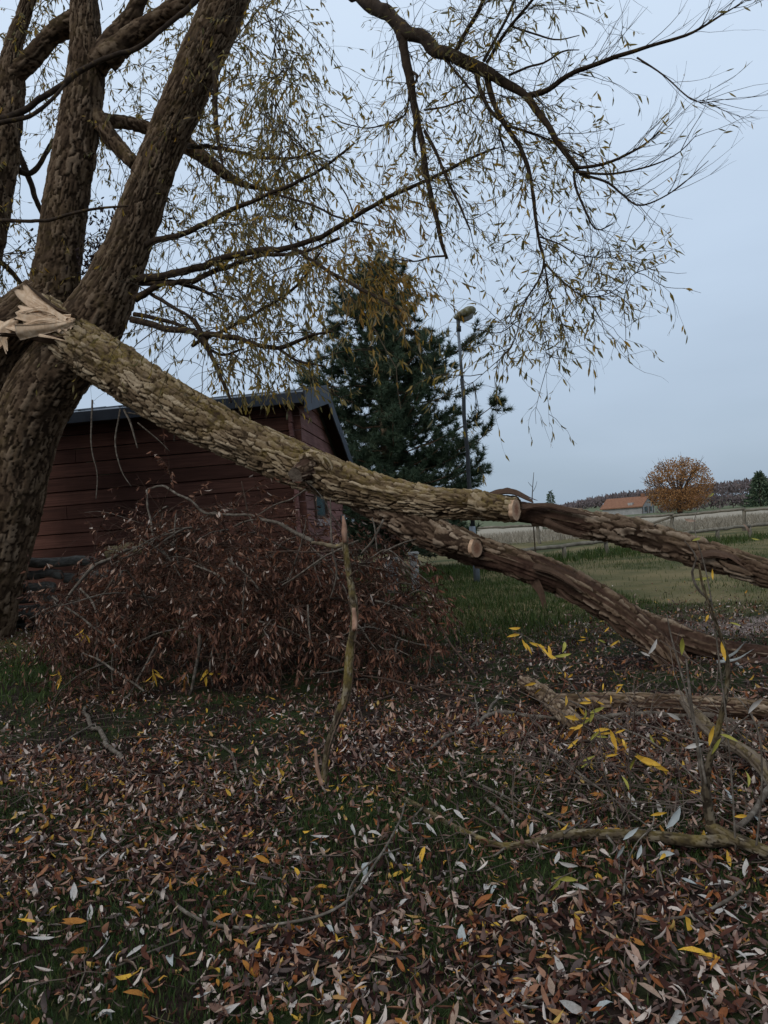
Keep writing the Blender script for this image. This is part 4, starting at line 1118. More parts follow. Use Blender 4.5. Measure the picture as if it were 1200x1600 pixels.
# loose bark standing off the limb
fl = [([(755, 775, 8.05), (775, 768, 8.0), (800, 766, 7.95), (825, 776, 7.92)], 0.07, 0.05, 0.012, (0, -0.4, 0.9), 'bark_dead'),
      ([(770, 772, 8.1), (792, 763, 8.08), (806, 768, 8.05)], 0.05, 0.03, 0.012, (0, -0.2, 0.95), 'bark_dead'),
      ([(815, 790, 7.85), (850, 788, 7.8), (885, 795, 7.7), (915, 800, 7.6)], 0.05, 0.03, 0.012, (0.1, -0.5, 0.8), 'bark_dead'),
      ([(835, 908, 7.7), (845, 925, 7.66), (850, 945, 7.64)], 0.05, 0.02, 0.012, (0, -0.9, 0), 'bark_dead'),
      ([(870, 920, 7.7), (890, 938, 7.62), (910, 946, 7.55)], 0.03, 0.012, 0.01, (0, -0.7, -0.6), 'bark_dead'),
      ([(945, 960, 7.5), (965, 985, 7.42), (990, 1000, 7.36)], 0.04, 0.02, 0.012, (-0.3, -0.7, -0.5), 'bark_dead'),
      ([(835, 882, 7.7), (870, 895, 7.6), (905, 916, 7.5)], 0.06, 0.04, 0.012, (0.1, -0.4, 0.9), 'bark_dead'),
      ([(1090, 868, 6.95), (1115, 862, 6.9), (1145, 870, 6.82), (1160, 880, 6.78)], 0.06, 0.04, 0.012, (0.1, -0.4, 0.9), 'bark_dead'),
      ([(850, 815, 7.75), (880, 828, 7.65), (905, 835, 7.55)], 0.05, 0.03, 0.012, (0, -0.9, -0.3), 'bark_dead')]
for i, (a, w0, w1, th, nd_, mk) in enumerate(fl):
    shard('bark_flap', a, w0, w1, th, M['pale_peeled'] if mk == 'old' else M[mk], fal, 150 + i, nd_)
# pale splintered fibres near the ground end
for i, a in enumerate([[(1130, 1030, 6.9), (1148, 1020, 6.85), (1160, 1008, 6.8)], [(1120, 1034, 6.9), (1150, 1030, 6.85), (1172, 1018, 6.8)], [(1150, 1035, 6.8), (1165, 1048, 6.75), (1182, 1062, 6.7)]]):
    shard('splinter', a, 0.014, 0.004, 0.004, M['leaf_silver'], fal, 170 + i)
# thin twigs hanging from the fallen limb
for i, (pts, r) in enumerate([([(188, 640, 10.2, 1.6), (180, 690, 10.15, 1.3), (190, 735, 10.1, 1.0), (205, 760, 10.1, .7)], 0),
                              ([(195, 640, 10.2, 2.2), (205, 665, 10.1, 1.8), (215, 700, 10.0, 1.0)], 0),
                              ([(200, 645, 10.2, 1.5), (240, 650, 10.1, 1.3), (272, 652, 10.0, 1.3), (272, 690, 10.0, .8)], 0),
                              ([(145, 625, 10.4, 1.6), (142, 690, 10.3, 1.2), (152, 740, 10.3, 1.0), (150, 780, 10.3, .8)], 0),
                              ([(215, 660, 10.2, 1.2), (245, 685, 10.2, 1.0), (265, 705, 10.2, .7)], 0)]):
    pp, rr_ = limb_px(pts)
    stick('hanging_twig', pp, rr_, M['grey_stick'], fal, 5, 0.06, 0.1, 180 + i)

# ------------------------------------------------------------------ brush heap
def heap_h(x, y):
    xs_ = np.array([-5.2, -4.6, -3.9, -3.2, -2.5, -1.9, -1.4, -0.8, -0.1, 0.3, 0.65, 0.9])
    hs_ = np.array([0.0, 0.10, 0.70, 1.35, 1.92, 1.95, 1.75, 1.48, 1.25, 0.92, 0.25, 0.0])
    ridge = np.interp(x, xs_, hs_)
    y0 = 7.35 + 0.25 * np.sin(x * 1.7)
    t = np.clip((y - y0) / 1.9, 0, 1); t2 = np.clip((11.0 - y) / 1.2, 0, 1)
    return ridge * np.sqrt(np.sin(t * math.pi / 2) + 1e-6) * t2


nT = 1500
bx = rng.uniform(-4.15, 0.5, nT); by = rng.uniform(7.35, 10.6, nT)
hh = heap_h(bx, by); ok = hh > 0.05
bx, by, hh = bx[ok], by[ok], hh[ok]
bz = hh * rng.uniform(0.15, 1.0, len(bx)) ** 0.7 + gz(bx, by)
bst = np.stack([bx, by, bz], 1)
bdr = nrm(rng.normal(size=(len(bx), 3)) * np.array([1, 0.8, 0.45]) + np.array([-0.1, -0.30, 0.1]))
seeds = np.stack([bst - bdr * 0.05, bst + bdr * 0.05], 1)
t1, _ = grow(paths_to_list(seeds), 1500, 0.4, 1.2, 8, 1.0, 0.2, 0.7, 0.28, 0.0)


def in_heap(p, slack=0.10):
    return p[..., 2] < heap_h(p[..., 0], p[..., 1]) + slack


t1 = t1[np.all((t1[..., 0] > -0.475 * t1[..., 1]) & (t1[..., 0] < 0.075 * t1[..., 1] + 0.05), axis=1)]
zfix = gz(t1[..., 0], t1[..., 1]) + 0.01
t1[..., 2] = np.maximum(t1[..., 2], zfix)
t2_, _ = grow(paths_to_list(t1), 4200, 0.15, 0.6, 6, 0.6, 0.7, 1.6, 0.25, 0.1)
t2_ = t2_[np.all((t2_[..., 0] > -0.485 * t2_[..., 1]) & (t2_[..., 0] < 0.09 * t2_[..., 1] + 0.05), axis=1)]
t2_[..., 2] = np.maximum(t2_[..., 2], gz(t2_[..., 0], t2_[..., 1]) + 0.01)
v1, f1_ = tubes(t1, np.linspace(1, 0.35, 8)[None] * rng.uniform(0.003, 0.009, len(t1))[:, None], 3)
v2, f2b = tubes(t2_, np.linspace(1, 0.35, 6)[None] * rng.uniform(0.0015, 0.003, len(t2_))[:, None], 3)
gs = rng.choice(len(t1), 170, replace=False)
gv, gf = tubes(t1[gs] + np.array([0, -0.03, 0.05]), np.linspace(1, 0.4, 8)[None] * rng.uniform(0.006, 0.014, 170)[:, None], 5)
bg = mesh_np('grey_sticks', gv, [gf], M['grey_stick'])
bt = mesh_np('twig_mass', np.vstack([v1, v2]), [f1_, f2b + len(v1)], M['dead_twig'])
bl = []
cl = fnoise(t2_[:, 0] * 2.6, 71, 2) + 0.10 * (t2_[:, 0, 0] > -3.0)
add_leaves(bl, t2_[cl > 0.50], 33000, (0.05, 0.10), 1.1, 0.05, h=(0, 1), wid=0.22)
add_leaves(bl, t2_[cl <= 0.50], 5000, (0.05, 0.09), 1.1, 0.05, h=(0, 1), wid=0.2)
add_leaves(bl, t1, 4000, (0.05, 0.10), 0.9, 0.05, h=(0, 1), wid=0.22)
bl = [(p_, d_, u_, L_, W_, c_ * 1.6, h_) for (p_, d_, u_, L_, W_, c_, h_) in bl]
bf = build_leaves('dry_leaves', bl, M['leaf_brush'], True)
heap = empty('brush_heap', (-1.8, 9.0, 0.0))
tag(heap, 'big heap of cut willow brush with dry red-brown leaves before the cabin', 'brush heap', kind='stuff')
for o in (bt, bf, bg):
    tag(o, kind='stuff'); world_parent(o, heap)
# sticks one can pick out of the heap
hs = [
    ([(230, 764, 8.6, 3.2), (250, 760, 8.55, 3.4), (265, 764, 8.5, 3.4), (300, 785, 8.4, 3.6), (330, 803, 8.3, 4), (390, 805, 8.1, 4.2), (430, 818, 7.9, 5), (460, 834, 7.8, 6), (488, 847, 7.7, 7)], 'grey_stick', 'long pale branch arching along the crest of the brush heap'),
    ([(230, 766, 8.6, 3), (233, 800, 8.5, 3), (240, 838, 8.4, 2.8), (262, 868, 8.3, 2.6), (285, 905, 8.2, 2)], 'grey_stick', 'thin bent stick looping down at the top left of the heap'),
    ([(80, 985, 8.3, 2.4), (100, 945, 8.3, 3.4), (125, 910, 8.4, 4.6), (160, 878, 8.5, 5), (200, 862, 8.6, 5), (245, 850, 8.7, 4)], 'grey_stick', 'grey branch arching over the left end of the brush heap'),
    ([(82, 932, 8.0, 2.6), (120, 960, 7.9, 3), (160, 990, 7.8, 3.2), (195, 1020, 7.7, 2.8)], 'grey_stick', 'straight thin stick slanting down across the left of the heap'),
    ([(125, 920, 8.1, 3), (145, 945, 8.0, 3.4), (152, 975, 7.9, 3.4), (152, 1010, 7.9, 3), (156, 1090, 7.5, 1.6)], 'grey_stick', 'curved grey stick bending down to the leaves at left'),
    ([(188, 875, 8.5, 2.8), (180, 900, 8.4, 3), (165, 925, 8.4, 3), (150, 940, 8.3, 2.2)], 'grey_stick', 'short forked grey stick under the arching left branch'),
    ([(312, 980, 7.6, 5), (313, 1005, 7.5, 5.2), (305, 1040, 7.45, 5), (297, 1085, 7.4, 4)], 'grey_stick', 'stout crooked stick standing at the front of the heap'),
    ([(332, 1010, 7.5, 3), (328, 1040, 7.45, 3.2), (332, 1072, 7.4, 2.6)], 'grey_stick', 'short upright stick beside the stout crooked one'),
    ([(358, 872, 7.9, 3.6), (375, 888, 7.8, 4), (392, 906, 7.7, 4), (405, 922, 7.65, 3)], 'grey_stick', 'short pale cut stick pointing up from the middle of the heap'),
    ([(382, 900, 7.7, 2), (380, 950, 7.6, 2.4), (376, 1010, 7.5, 2.2), (360, 1055, 7.4, 1.6)], 'grey_stick', 'long thin stick hanging down the middle of the heap'),
    ([(515, 778, 6.4, 2.2), (516, 820, 6.4, 2.6), (519, 860, 6.4, 2.6), (526, 892, 6.45, 2.6), (520, 920, 6.5, 2.2), (515, 935, 6.5, 1.4)], 'grey_stick', 'thin grey upright stick in front of the cabin window'),
    ([(440, 916, 7.2, 2), (478, 890, 7.0, 3), (520, 862, 6.8, 3.4), (560, 845, 6.6, 2.4)], 'grey_stick', 'grey stick rising to the right behind the lichened branch'),
    ([(405, 865, 7.8, 2), (450, 862, 7.4, 2.4), (500, 862, 7.0, 2.4), (560, 858, 6.8, 2)], 'dark_stick', 'level dark stick crossing behind the lichened branch'),
    ([(565, 865, 7.2, 3), (580, 846, 7.2, 3.6), (598, 811, 7.2, 3.2)], 'grey_stick', 'stubby pale stick crossing a thinner one right of the lichened branch'),
    ([(581, 809, 7.15, 2), (587, 830, 7.15, 2.4), (590, 862, 7.15, 2)], 'grey_stick', 'thin upright stick crossed by the stubby pale one'),
    ([(600, 862, 7.0, 2.2), (625, 850, 7.0, 2.4), (650, 842, 7.0, 1.6)], 'grey_stick', 'thin twig tip pointing right at the top of the heap'),
    ([(580, 872, 7.0, 2), (605, 860, 7.0, 2.2), (635, 882, 7.0, 2.2), (672, 912, 7.0, 1.6)], 'grey_stick', 'thin twig bent over the right end of the heap'),
    ([(400, 806, 8.0, 1.6), (430, 788, 7.9, 2), (455, 780, 7.8, 2.4), (478, 765, 7.7, 2)], 'grey_stick', 'pale twig curving up towards the cabin corner'),
    ([(378, 752, 8.2, 1.6), (382, 775, 8.2, 2.2), (386, 800, 8.2, 2.6)], 'dark_stick', 'short dark twig pointing straight up from the heap top'),
    ([(130, 1020, 7.6, 2), (160, 1035, 7.5, 3), (190, 1055, 7.35, 4), (225, 1080, 7.2, 3)], 'grey_stick', 'low grey branch at the left foot of the heap'),
    ([(565, 1055, 6.6, 2), (620, 1065, 6.5, 3), (680, 1080, 6.4, 3.4), (740, 1092, 6.2, 2.4)], 'dark_stick', 'dark branch lying along the right foot of the heap'),
    ([(690, 985, 7.4, 2), (715, 1020, 7.2, 3), (745, 1060, 6.9, 3)], 'dark_stick', 'dark stick sloping down off the right end of the heap'),
    ([(200, 1012, 7.7, 2), (240, 992, 7.7, 2.6), (290, 980, 7.7, 2)], 'grey_stick', 'slanting stick low in the middle left of the heap'),
    ([(480, 945, 7.3, 2.6), (482, 975, 7.25, 3), (484, 1000, 7.2, 2)], 'grey_stick', 'short grey upright stick left of the lichened branch'),
    ([(150, 1000, 8, 1.8), (210, 960, 8, 2.4), (270, 915, 8, 2)], 'dark_stick', 'dark stick leaning up inside the left of the heap'),
    ([(275, 800, 8.5, 2), (272, 840, 8.4, 2.2), (281, 888, 8.3, 2)], 'grey_stick', 'upright pale twig just inside the looping stick'),
]
for i, (pts, mk, lab) in enumerate(hs):
    pp, rr_ = limb_px(pts)
    o = stick('brush_stick', pp, np.array(rr_) * 0.52, M[mk], None, 7, 0.03, 0.25, 200 + i, nodes=0.2, wander=2.2)
    tag(o, lab, 'stick', 'loose sticks in the brush heap')
# orange sprigs at the left foot
def sprig(name, label, base, n, L, mat, seed, spread=0.16, hgt=0.25):
    e = empty(name, tuple(base)); r_ = np.random.default_rng(seed)
    tip = np.array(base) + np.array([r_.uniform(-0.1, 0.1), r_.uniform(-0.05, 0.05), hgt])
    pth = np.array([base, (np.array(base) + tip) / 2 + r_.normal(size=3) * 0.02, tip])
    stick('stem', pth, [0.004, 0.003, 0.0015], M['twig'], e, 5, 0.03, 0.1, seed)
    for i in range(n):
        t = r_.uniform(0.3, 1.0); p0 = pth[0] * (1 - t) + pth[2] * t
        d = nrm(r_.normal(size=3) * [0.6, 0.6, 0.3] + [0, -0.2, -0.95])
        Lf = L * r_.uniform(0.8, 1.25)
        v, f, m = leaf_mesh((p0 + d * 0.01)[None], d[None], nrm(r_.normal(size=3) + [0, -1, 0.3])[None], np.array([Lf]), np.array([Lf * 0.20]), np.array([r_.uniform(-1.2, 1.2)]), 0.2, False, np.array([r_.uniform(-1, 1)]))
        world_parent(mesh_np('leaf', v, [f], M[mat], None, True), e)
    tag(e, label, 'leaf sprig', 'sprigs still in yellow leaf')
    return e


for i, (x, y, d, n, mat, lab) in enumerate([(128, 1000, 7.7, 5, 'leaf_yellow', 'bright yellow leaf sprig at the left foot of the brush heap'),
                                            (243, 1060, 7.35, 6, 'leaf_yellow', 'orange-yellow leaf sprig at the foot of the heap, left of the crooked stick'),
                                            (318, 1062, 7.3, 6, 'leaf_yellow', 'orange leaf sprig at the foot of the crooked stick'),
                                            (100, 1065, 7.3, 4, 'leaf_yellow', 'small yellow sprig among green weeds, lower left'),
                                            (285, 1068, 7.3, 4, 'leaf_orange1', 'burnt orange sprig between two yellow ones at the heap foot')]):
    sprig('leaf_sprig', lab, P(x, y, d), n, 0.115, mat, 300 + i, hgt=0.13)

# the lichened broken branch standing in front of the heap
stb = empty('broken_branch', tuple(G(505, 1224)))
tag(stb, 'crooked broken branch with yellow lichen standing upright before the brush heap', 'branch')
pp, rr_ = limb_px([(506, 1226, 4.66, 5.5), (508, 1195, 4.68, 6.0), (513, 1165, 4.70, 6.2), (526, 1125, 4.74, 7.0), (540, 1090, 4.78, 8.0), (544, 1055, 4.82, 8.2), (546, 1020, 4.86, 7.4), (552, 985, 4.9, 7.2), (554, 955, 4.93, 7), (550, 925, 4.96, 6.8), (545, 895, 5.0, 6.5), (540, 860, 5.03, 7.5), (539, 835, 5.05, 6), (537, 812, 5.06, 4)])
bark_tube('stem', pp, np.array(rr_) * 0.80, M['bark_lichen'], 0.005, (0.05, 0.017), 0.006, 401, 0.28, peel=0.34, parent=stb, moss_amt=1.6, knots=((0.45, 0.3, 0.03, 0.012), (0.8, 0.8, 0.03, 0.012), (1.15, 0.5, 0.03, 0.012)))
pp, rr_ = limb_px([(553, 985, 4.85, 4), (554, 968, 4.905, 4.4), (553, 950, 4.90, 3)]); stick('peeled_patch', pp, rr_, M['peeled'], stb, 8, 0.015, 0.1, 402)
pp, rr_ = limb_px([(540, 848, 5.02, 3), (539, 830, 5.02, 4.6), (537, 815, 5.04, 3.0), (536, 806, 5.05, 1.0)]); stick('peeled_patch', pp, rr_, M['peeled'], stb, 8, 0.015, 0.1, 403)
pp, rr_ = limb_px([(538, 850, 5.03, 4), (525, 855, 5.05, 3.6), (505, 850, 5.1, 3), (488, 848, 5.15, 2.4)]); stick('side_twig', pp, rr_, M['lichen_stick'], stb, 7, 0.02, 0.25, 404)
pp, rr_ = limb_px([(492, 1170, 4.6, 2.2), (495, 1200, 4.58, 3.2), (503, 1228, 4.55, 3.6)]); stick('torn_strip', pp, rr_, M['peeled'], stb, 6, 0.015, 0.2, 405)
for k, (x, y, x2, y2) in enumerate([(548, 900, 560, 890), (553, 1000, 566, 1012), (541, 1075, 530, 1085), (545, 1040, 557, 1050)]):
    pp, rr_ = limb_px([(x, y, 4.85, 2.2), ((x + x2) / 2, (y + y2) / 2 - 2, 4.83, 1.6), (x2, y2, 4.82, 0.8)])
    stick('side_twig', pp, rr_, M['dark_stick'], stb, 5, 0.02, 0.2, 410 + k)

# ------------------------------------------------------------------ branches on the ground
def ground_branch(name, pts, mk, label, cat='branch', sides=9, rough=0.2, seed=0, group='branches lying on the leaves', nodes=0.15, ds=0.025):
    """pts: px, py, radius px, height of the axis above the soil (m)"""
    path = []; rads = []
    for (x, y, r, up) in pts:
        g = G(x, y, up); d = g[1]
        rr0 = r / F * d
        path.append(g); rads.append(rr0)
    o = stick(name, path, np.array(rads) * (0.72 if name == 'twig' else 0.88), M[mk], None, sides, ds, rough, seed, nodes, 2.0)
    tag(o, label, cat, group)
    return o


def ground_log(pts, label, seed):
    path = [G(x, y, up) for (x, y, r, up) in pts]; rads = [r / F * G(x, y, up)[1] for (x, y, r, up) in pts]
    o = bark_tube('log', path, rads, M['bark_dead'], 0.0075, (0.10, 0.030), 0.016, seed, 0.08, peel=0.35, moss_amt=1.0)
    return tag(o, label, 'log', 'logs on the ground')


ground_log([(868, 1098, 14, 0.07), (930, 1098, 15, 0.07), (1010, 1098, 15, 0.07), (1100, 1104, 16, 0.08), (1200, 1110, 17, 0.08), (1290, 1118, 16, 0.08)], 'mossy ochre log lying level behind the yellow-leaved shoots', 501)
ground_log([(820, 1066, 12, 0.07), (850, 1086, 14, 0.07), (880, 1114, 15, 0.07), (905, 1138, 14, 0.065)], 'short mossy log pointing towards the viewer beside the heap', 502)
ground_branch('branch', [(880, 1124, 4, 0.03), (960, 1120, 4.5, 0.03), (1050, 1116, 4.5, 0.04), (1130, 1122, 5, 0.05), (1215, 1135, 5.5, 0.05)], 'grey_stick', 'straight pale grey pole lying in front of the mossy log', seed=503)
pbr = [(1060, 1085, 8, 0.10), (1085, 1115, 10, 0.12), (1120, 1150, 11.5, 0.10), (1160, 1172, 11.5, 0.10), (1190, 1198, 12, 0.10), (1230, 1250, 12, 0.08)]
o = bark_tube('branch', [G(x, y, u_) for (x, y, r, u_) in pbr], [r / F * G(x, y, u_)[1] for (x, y, r, u_) in pbr], M['bark_peeling'], 0.007, (0.10, 0.03), 0.012, 504, 0.16, peel=0.56)
tag(o, 'thick half-peeled pale branch curving off the right edge', 'branch', 'branches lying on the leaves')
wb = [(612, 1240, 3.5, 0.015), (650, 1258, 4.5, 0.02), (690, 1282, 5.2, 0.02), (735, 1305, 6, 0.025), (780, 1322, 6.4, 0.025), (830, 1318, 6.8, 0.03), (880, 1305, 7.6, 0.035), (950, 1304, 8.2, 0.04), (1030, 1308, 8.6, 0.045), (1090, 1315, 9, 0.045), (1150, 1312, 9, 0.05)]
wbo = bark_tube('branch', [G(x, y, u_) for (x, y, r, u_) in wb], [r / F * G(x, y, u_)[1] for (x, y, r, u_) in wb], M['bark_lichen'], 0.0045, (0.05, 0.016), 0.0045, 505, 0.22, knots=((0.5, 0.3, 0.02, 0.008), (1.1, 0.1, 0.025, 0.010), (1.6, 0.4, 0.02, 0.009), (2.2, 0.2, 0.025, 0.010)))
tag(wbo, 'long winding lichened branch lying across the leaves in the foreground', 'branch', 'branches lying on the leaves')
for k_, pts in enumerate([[(735, 1305, .03), (728, 1325, .03), (712, 1350, .02), (700, 1392, .02)], [(880, 1303, .05), (905, 1285, .07), (915, 1262, .09)], [(660, 1262, .03), (640, 1280, .03), (615, 1285, .02)], [(790, 1322, .03), (770, 1338, .02), (742, 1342, .02)], [(1010, 1306, .06), (1022, 1285, .10), (1020, 1262, .13)], [(950, 1305, .05), (965, 1330, .03), (968, 1362, .02), (985, 1400, .02)]]):
    pth = np.array([G(*q) for q in pts])
    stick('side_twig', pth, np.linspace(0.006, 0.002, len(pts)), M['grey_stick'], wbo, 6, 0.02, 0.2, 560 + k_, 0.15, 2.0)
shoot = empty('forked_branch', tuple(G(1160, 1325)))
tag(shoot, 'thick lichened branch at the right edge with an upright forked shoot', 'branch')
pp = np.array([G(1108, 1292, 0.07), G(1140, 1308, 0.06), G(1180, 1325, 0.05), G(1230, 1348, 0.05)]); bark_tube('limb', pp, [0.027, 0.030, 0.032, 0.033], M['bark_lichen'], 0.0045, (0.06, 0.018), 0.005, 510, 0.2, parent=shoot)
b0 = G(1112, 1296, 0.07); dd0 = b0[1]
sp_pts = [(1112, 1296, dd0, 9), (1106, 1260, dd0, 8.5), (1103, 1225, dd0 - 0.02, 7), (1110, 1185, dd0 - 0.04, 6), (1122, 1140, dd0 - 0.06, 5.4), (1133, 1090, dd0 - 0.08, 5), (1138, 1045, dd0 - 0.1, 4.4), (1130, 1005, dd0 - 0.1, 3.6), (1112, 955, dd0 - 0.12, 3), (1098, 915, dd0 - 0.12, 2.4), (1092, 880, dd0 - 0.12, 1.8)]
pp, rr_ = limb_px(sp_pts, 0.85); bark_tube('shoot', pp, rr_, M['bark_lichen'], 0.0045, (0.05, 0.015), 0.004, 511, 0.2, parent=shoot, knots=((0.16, 0.2, 0.02, 0.008), (0.45, 0.5, 0.02, 0.008), (0.75, 0.1, 0.015, 0.006)))
for k, pts in enumerate([[(1100, 1240, 3.4, 3), (1092, 1190, 3.4, 2.6), (1086, 1140, 3.4, 2.4), (1078, 1080, 3.4, 2.2), (1072, 1030, 3.4, 1.4)],
                         [(1110, 940, 3.3, 2.2), (1090, 920, 3.3, 2), (1082, 895, 3.3, 1.8), (1088, 870, 3.3, 1.2), (1070, 845, 3.3, 0.8)],
                         [(1120, 1165, 3.35, 2.2), (1145, 1140, 3.35, 2), (1170, 1118, 3.3, 1.2)],
                         [(1103, 1225, 3.35, 2.4), (1080, 1110, 3.5, 1.6), (1050, 1000, 3.6, 1.2), (1042, 960, 3.6, 0.8)]]):
    pp, rr_ = limb_px(pts); stick('side_shoot', pp, rr_, M['grey_stick'], shoot, 6, 0.03, 0.12, 515 + k, 0.15)
ground_branch('branch', [(1150, 1300, 5, 0.04), (1175, 1275, 5, 0.06), (1205, 1235, 5.5, 0.08), (1230, 1200, 5, 0.08)], 'grey_stick', 'grey stick slanting up from the forked branch at the right edge', seed=506)
gbs = [([(675, 1170, 3, .03), (700, 1152, 4, .03), (735, 1138, 4.5, .03), (765, 1118, 5, .05), (790, 1112, 4.5, .04), (850, 1122, 4, .03), (890, 1124, 3, .03)], 'grey_stick', 'bare silvery branch with side twigs left of the short log'),
       ([(760, 1120, 3.5, .05), (772, 1098, 3, .08), (782, 1080, 2.4, .1)], 'grey_stick', 'short silvery twig forking up from the bare branch'),
       ([(745, 1128, 2.4, .04), (745, 1105, 2, .06), (742, 1085, 1.4, .08)], 'grey_stick', 'tiny upright twig left of the silvery fork'),
       ([(715, 1190, 2, .02), (735, 1215, 2.5, .02), (770, 1238, 3, .02), (820, 1258, 3, .02), (870, 1285, 3, .02), (905, 1300, 2.4, .02)], 'grey_stick', 'thin curved twig ending at the winding lichened branch'),
       ([(760, 1245, 3, .02), (775, 1265, 5, .02), (797, 1285, 4.5, .02)], 'grey_stick', 'short thick grey stick lying near the winding branch'),
       ([(130, 1105, 4, .02), (150, 1140, 5, .02), (175, 1170, 5.5, .02), (192, 1190, 4, .02)], 'grey_stick', 'stout grey stick on green grass at left'),
       ([(0, 1200, 2, .02), (50, 1185, 2.4, .03), (100, 1160, 2.4, .03), (150, 1130, 2, .02)], 'grey_stick', 'thin straight twig running up from the left edge'),
       ([(232, 1385, 4.5, .015), (255, 1400, 4.5, .015), (290, 1425, 4, .015), (330, 1444, 4, .015), (375, 1450, 3.6, .02), (440, 1443, 3.2, .03), (500, 1432, 3, .04), (545, 1405, 2.8, .06), (585, 1350, 2.6, .08), (620, 1290, 2.4, .08), (632, 1255, 1.8, .06)], 'grey_stick', 'long thin twig bent like a bow in the foreground leaves'),
       ([(130, 1550, 2.4, .01), (165, 1520, 2.6, .015), (215, 1495, 2.4, .02), (280, 1470, 1.8, .02)], 'grey_stick', 'thin twig in the leaves at lower left'),
       ([(345, 1165, 2.4, .02), (365, 1185, 3, .02), (372, 1215, 2.4, .02)], 'grey_stick', 'small hooked twig on the grass below the heap'),
       ([(190, 1190, 2.2, .02), (240, 1215, 2.6, .02), (290, 1225, 2.6, .02), (330, 1245, 2, .02), (350, 1265, 1.6, .02)], 'dark_stick', 'thin brown twig winding through the grass at left'),
       ([(540, 1430, 1.6, .03), (550, 1380, 2, .05), (590, 1340, 2, .06), (625, 1325, 1.6, .05)], 'grey_stick', 'fine twig looping beside the bow-shaped one'),
       ([(770, 1590, 3, .01), (830, 1562, 3.2, .015), (880, 1550, 3.2, .015), (940, 1552, 2.6, .015)], 'grey_stick', 'pale twig among leaves near the lower edge'),
       ([(1000, 1440, 2.5, .02), (1080, 1428, 3.5, .03), (1130, 1410, 4, .03), (1158, 1392, 3, .03)], 'grey_stick', 'grey stick lying below the forked branch at right'),
       ([(600, 1180, 1.6, .02), (690, 1240, 2, .03), (800, 1310, 2, .04), (920, 1340, 1.6, .03)], 'dark_stick', 'dark thin stem crossing the winding branch'),
       ([(830, 1150, 1.8, .05), (900, 1205, 2.2, .08), (960, 1250, 2, .08), (1010, 1290, 1.6, .05)], 'grey_stick', 'thin straight twig among the yellow-leaved shoots'),
       ([(700, 1440, 1.6, .02), (710, 1400, 2, .03), (702, 1350, 2, .03), (708, 1310, 1.4, .02)], 'dark_stick', 'fine upright stem below the winding branch'),
       ([(1000, 1130, 2, .1), (1100, 1160, 2.2, .1), (1200, 1175, 2, .1)], 'grey_stick', 'thin twig crossing the peeled pale branch'),
       ([(560, 1100, 1.6, .02), (575, 1150, 2, .04), (590, 1200, 2, .04), (600, 1235, 1.4, .02)], 'dark_stick', 'thin dark stem right of the lichened upright branch'),
       ([(870, 1085, 1.6, .12), (960, 1130, 2, .2), (1040, 1175, 2, .15), (1110, 1240, 1.5, .08)], 'grey_stick', 'long fine twig slanting behind the forked shoot'),
       ([(640, 1560, 2, .01), (700, 1530, 2, .02), (760, 1500, 2, .02), (790, 1460, 1.4, .02)], 'dark_stick', 'dark twig in the bottom leaf litter'),
       ([(590, 1095, 2, .02), (650, 1075, 2.6, .03), (720, 1070, 2.4, .03), (800, 1085, 2, .03)], 'dark_stick', 'dark twig lying beside the bushy end of the heap')]
for i, (pts, mk, lab) in enumerate(gbs):
    ground_branch('twig', pts, mk, lab, 'twig', 6, 0.18, 530 + i, 'twigs lying in the leaf litter', 0.12, 0.02)

# thin upright shoots with yellow leaves
def leaf_at(parent, x, y, d, ang, Lpx, mat, wid=0.25, tilt=0.0, curl=None, r_=rng):
    """one hanging leaf, at depth d, long axis at an image angle (degrees, 0 = right, -90 = down), tilted in depth"""
    L = Lpx / F * d
    a = rad(ang)
    dirc = RN @ np.array([math.cos(a), math.sin(a), 0.0]) + np.array([0, tilt, 0])
    upv = np.array([r_.uniform(-0.4, 0.4), -1.0, r_.uniform(0, 0.7)])
    v, f, m = leaf_mesh((P(x, y, d) - nrm(dirc) * L / 2)[None], nrm(dirc)[None], nrm(upv)[None], np.array([L]), np.array([L * wid]), np.array([r_.uniform(-0.9, 0.9) if curl is None else curl]), 0.22, False, np.array([r_.uniform(-0.9, 0.9)]))
    o = mesh_np('leaf', v, [f], M[mat], None, True)
    world_parent(o, parent)


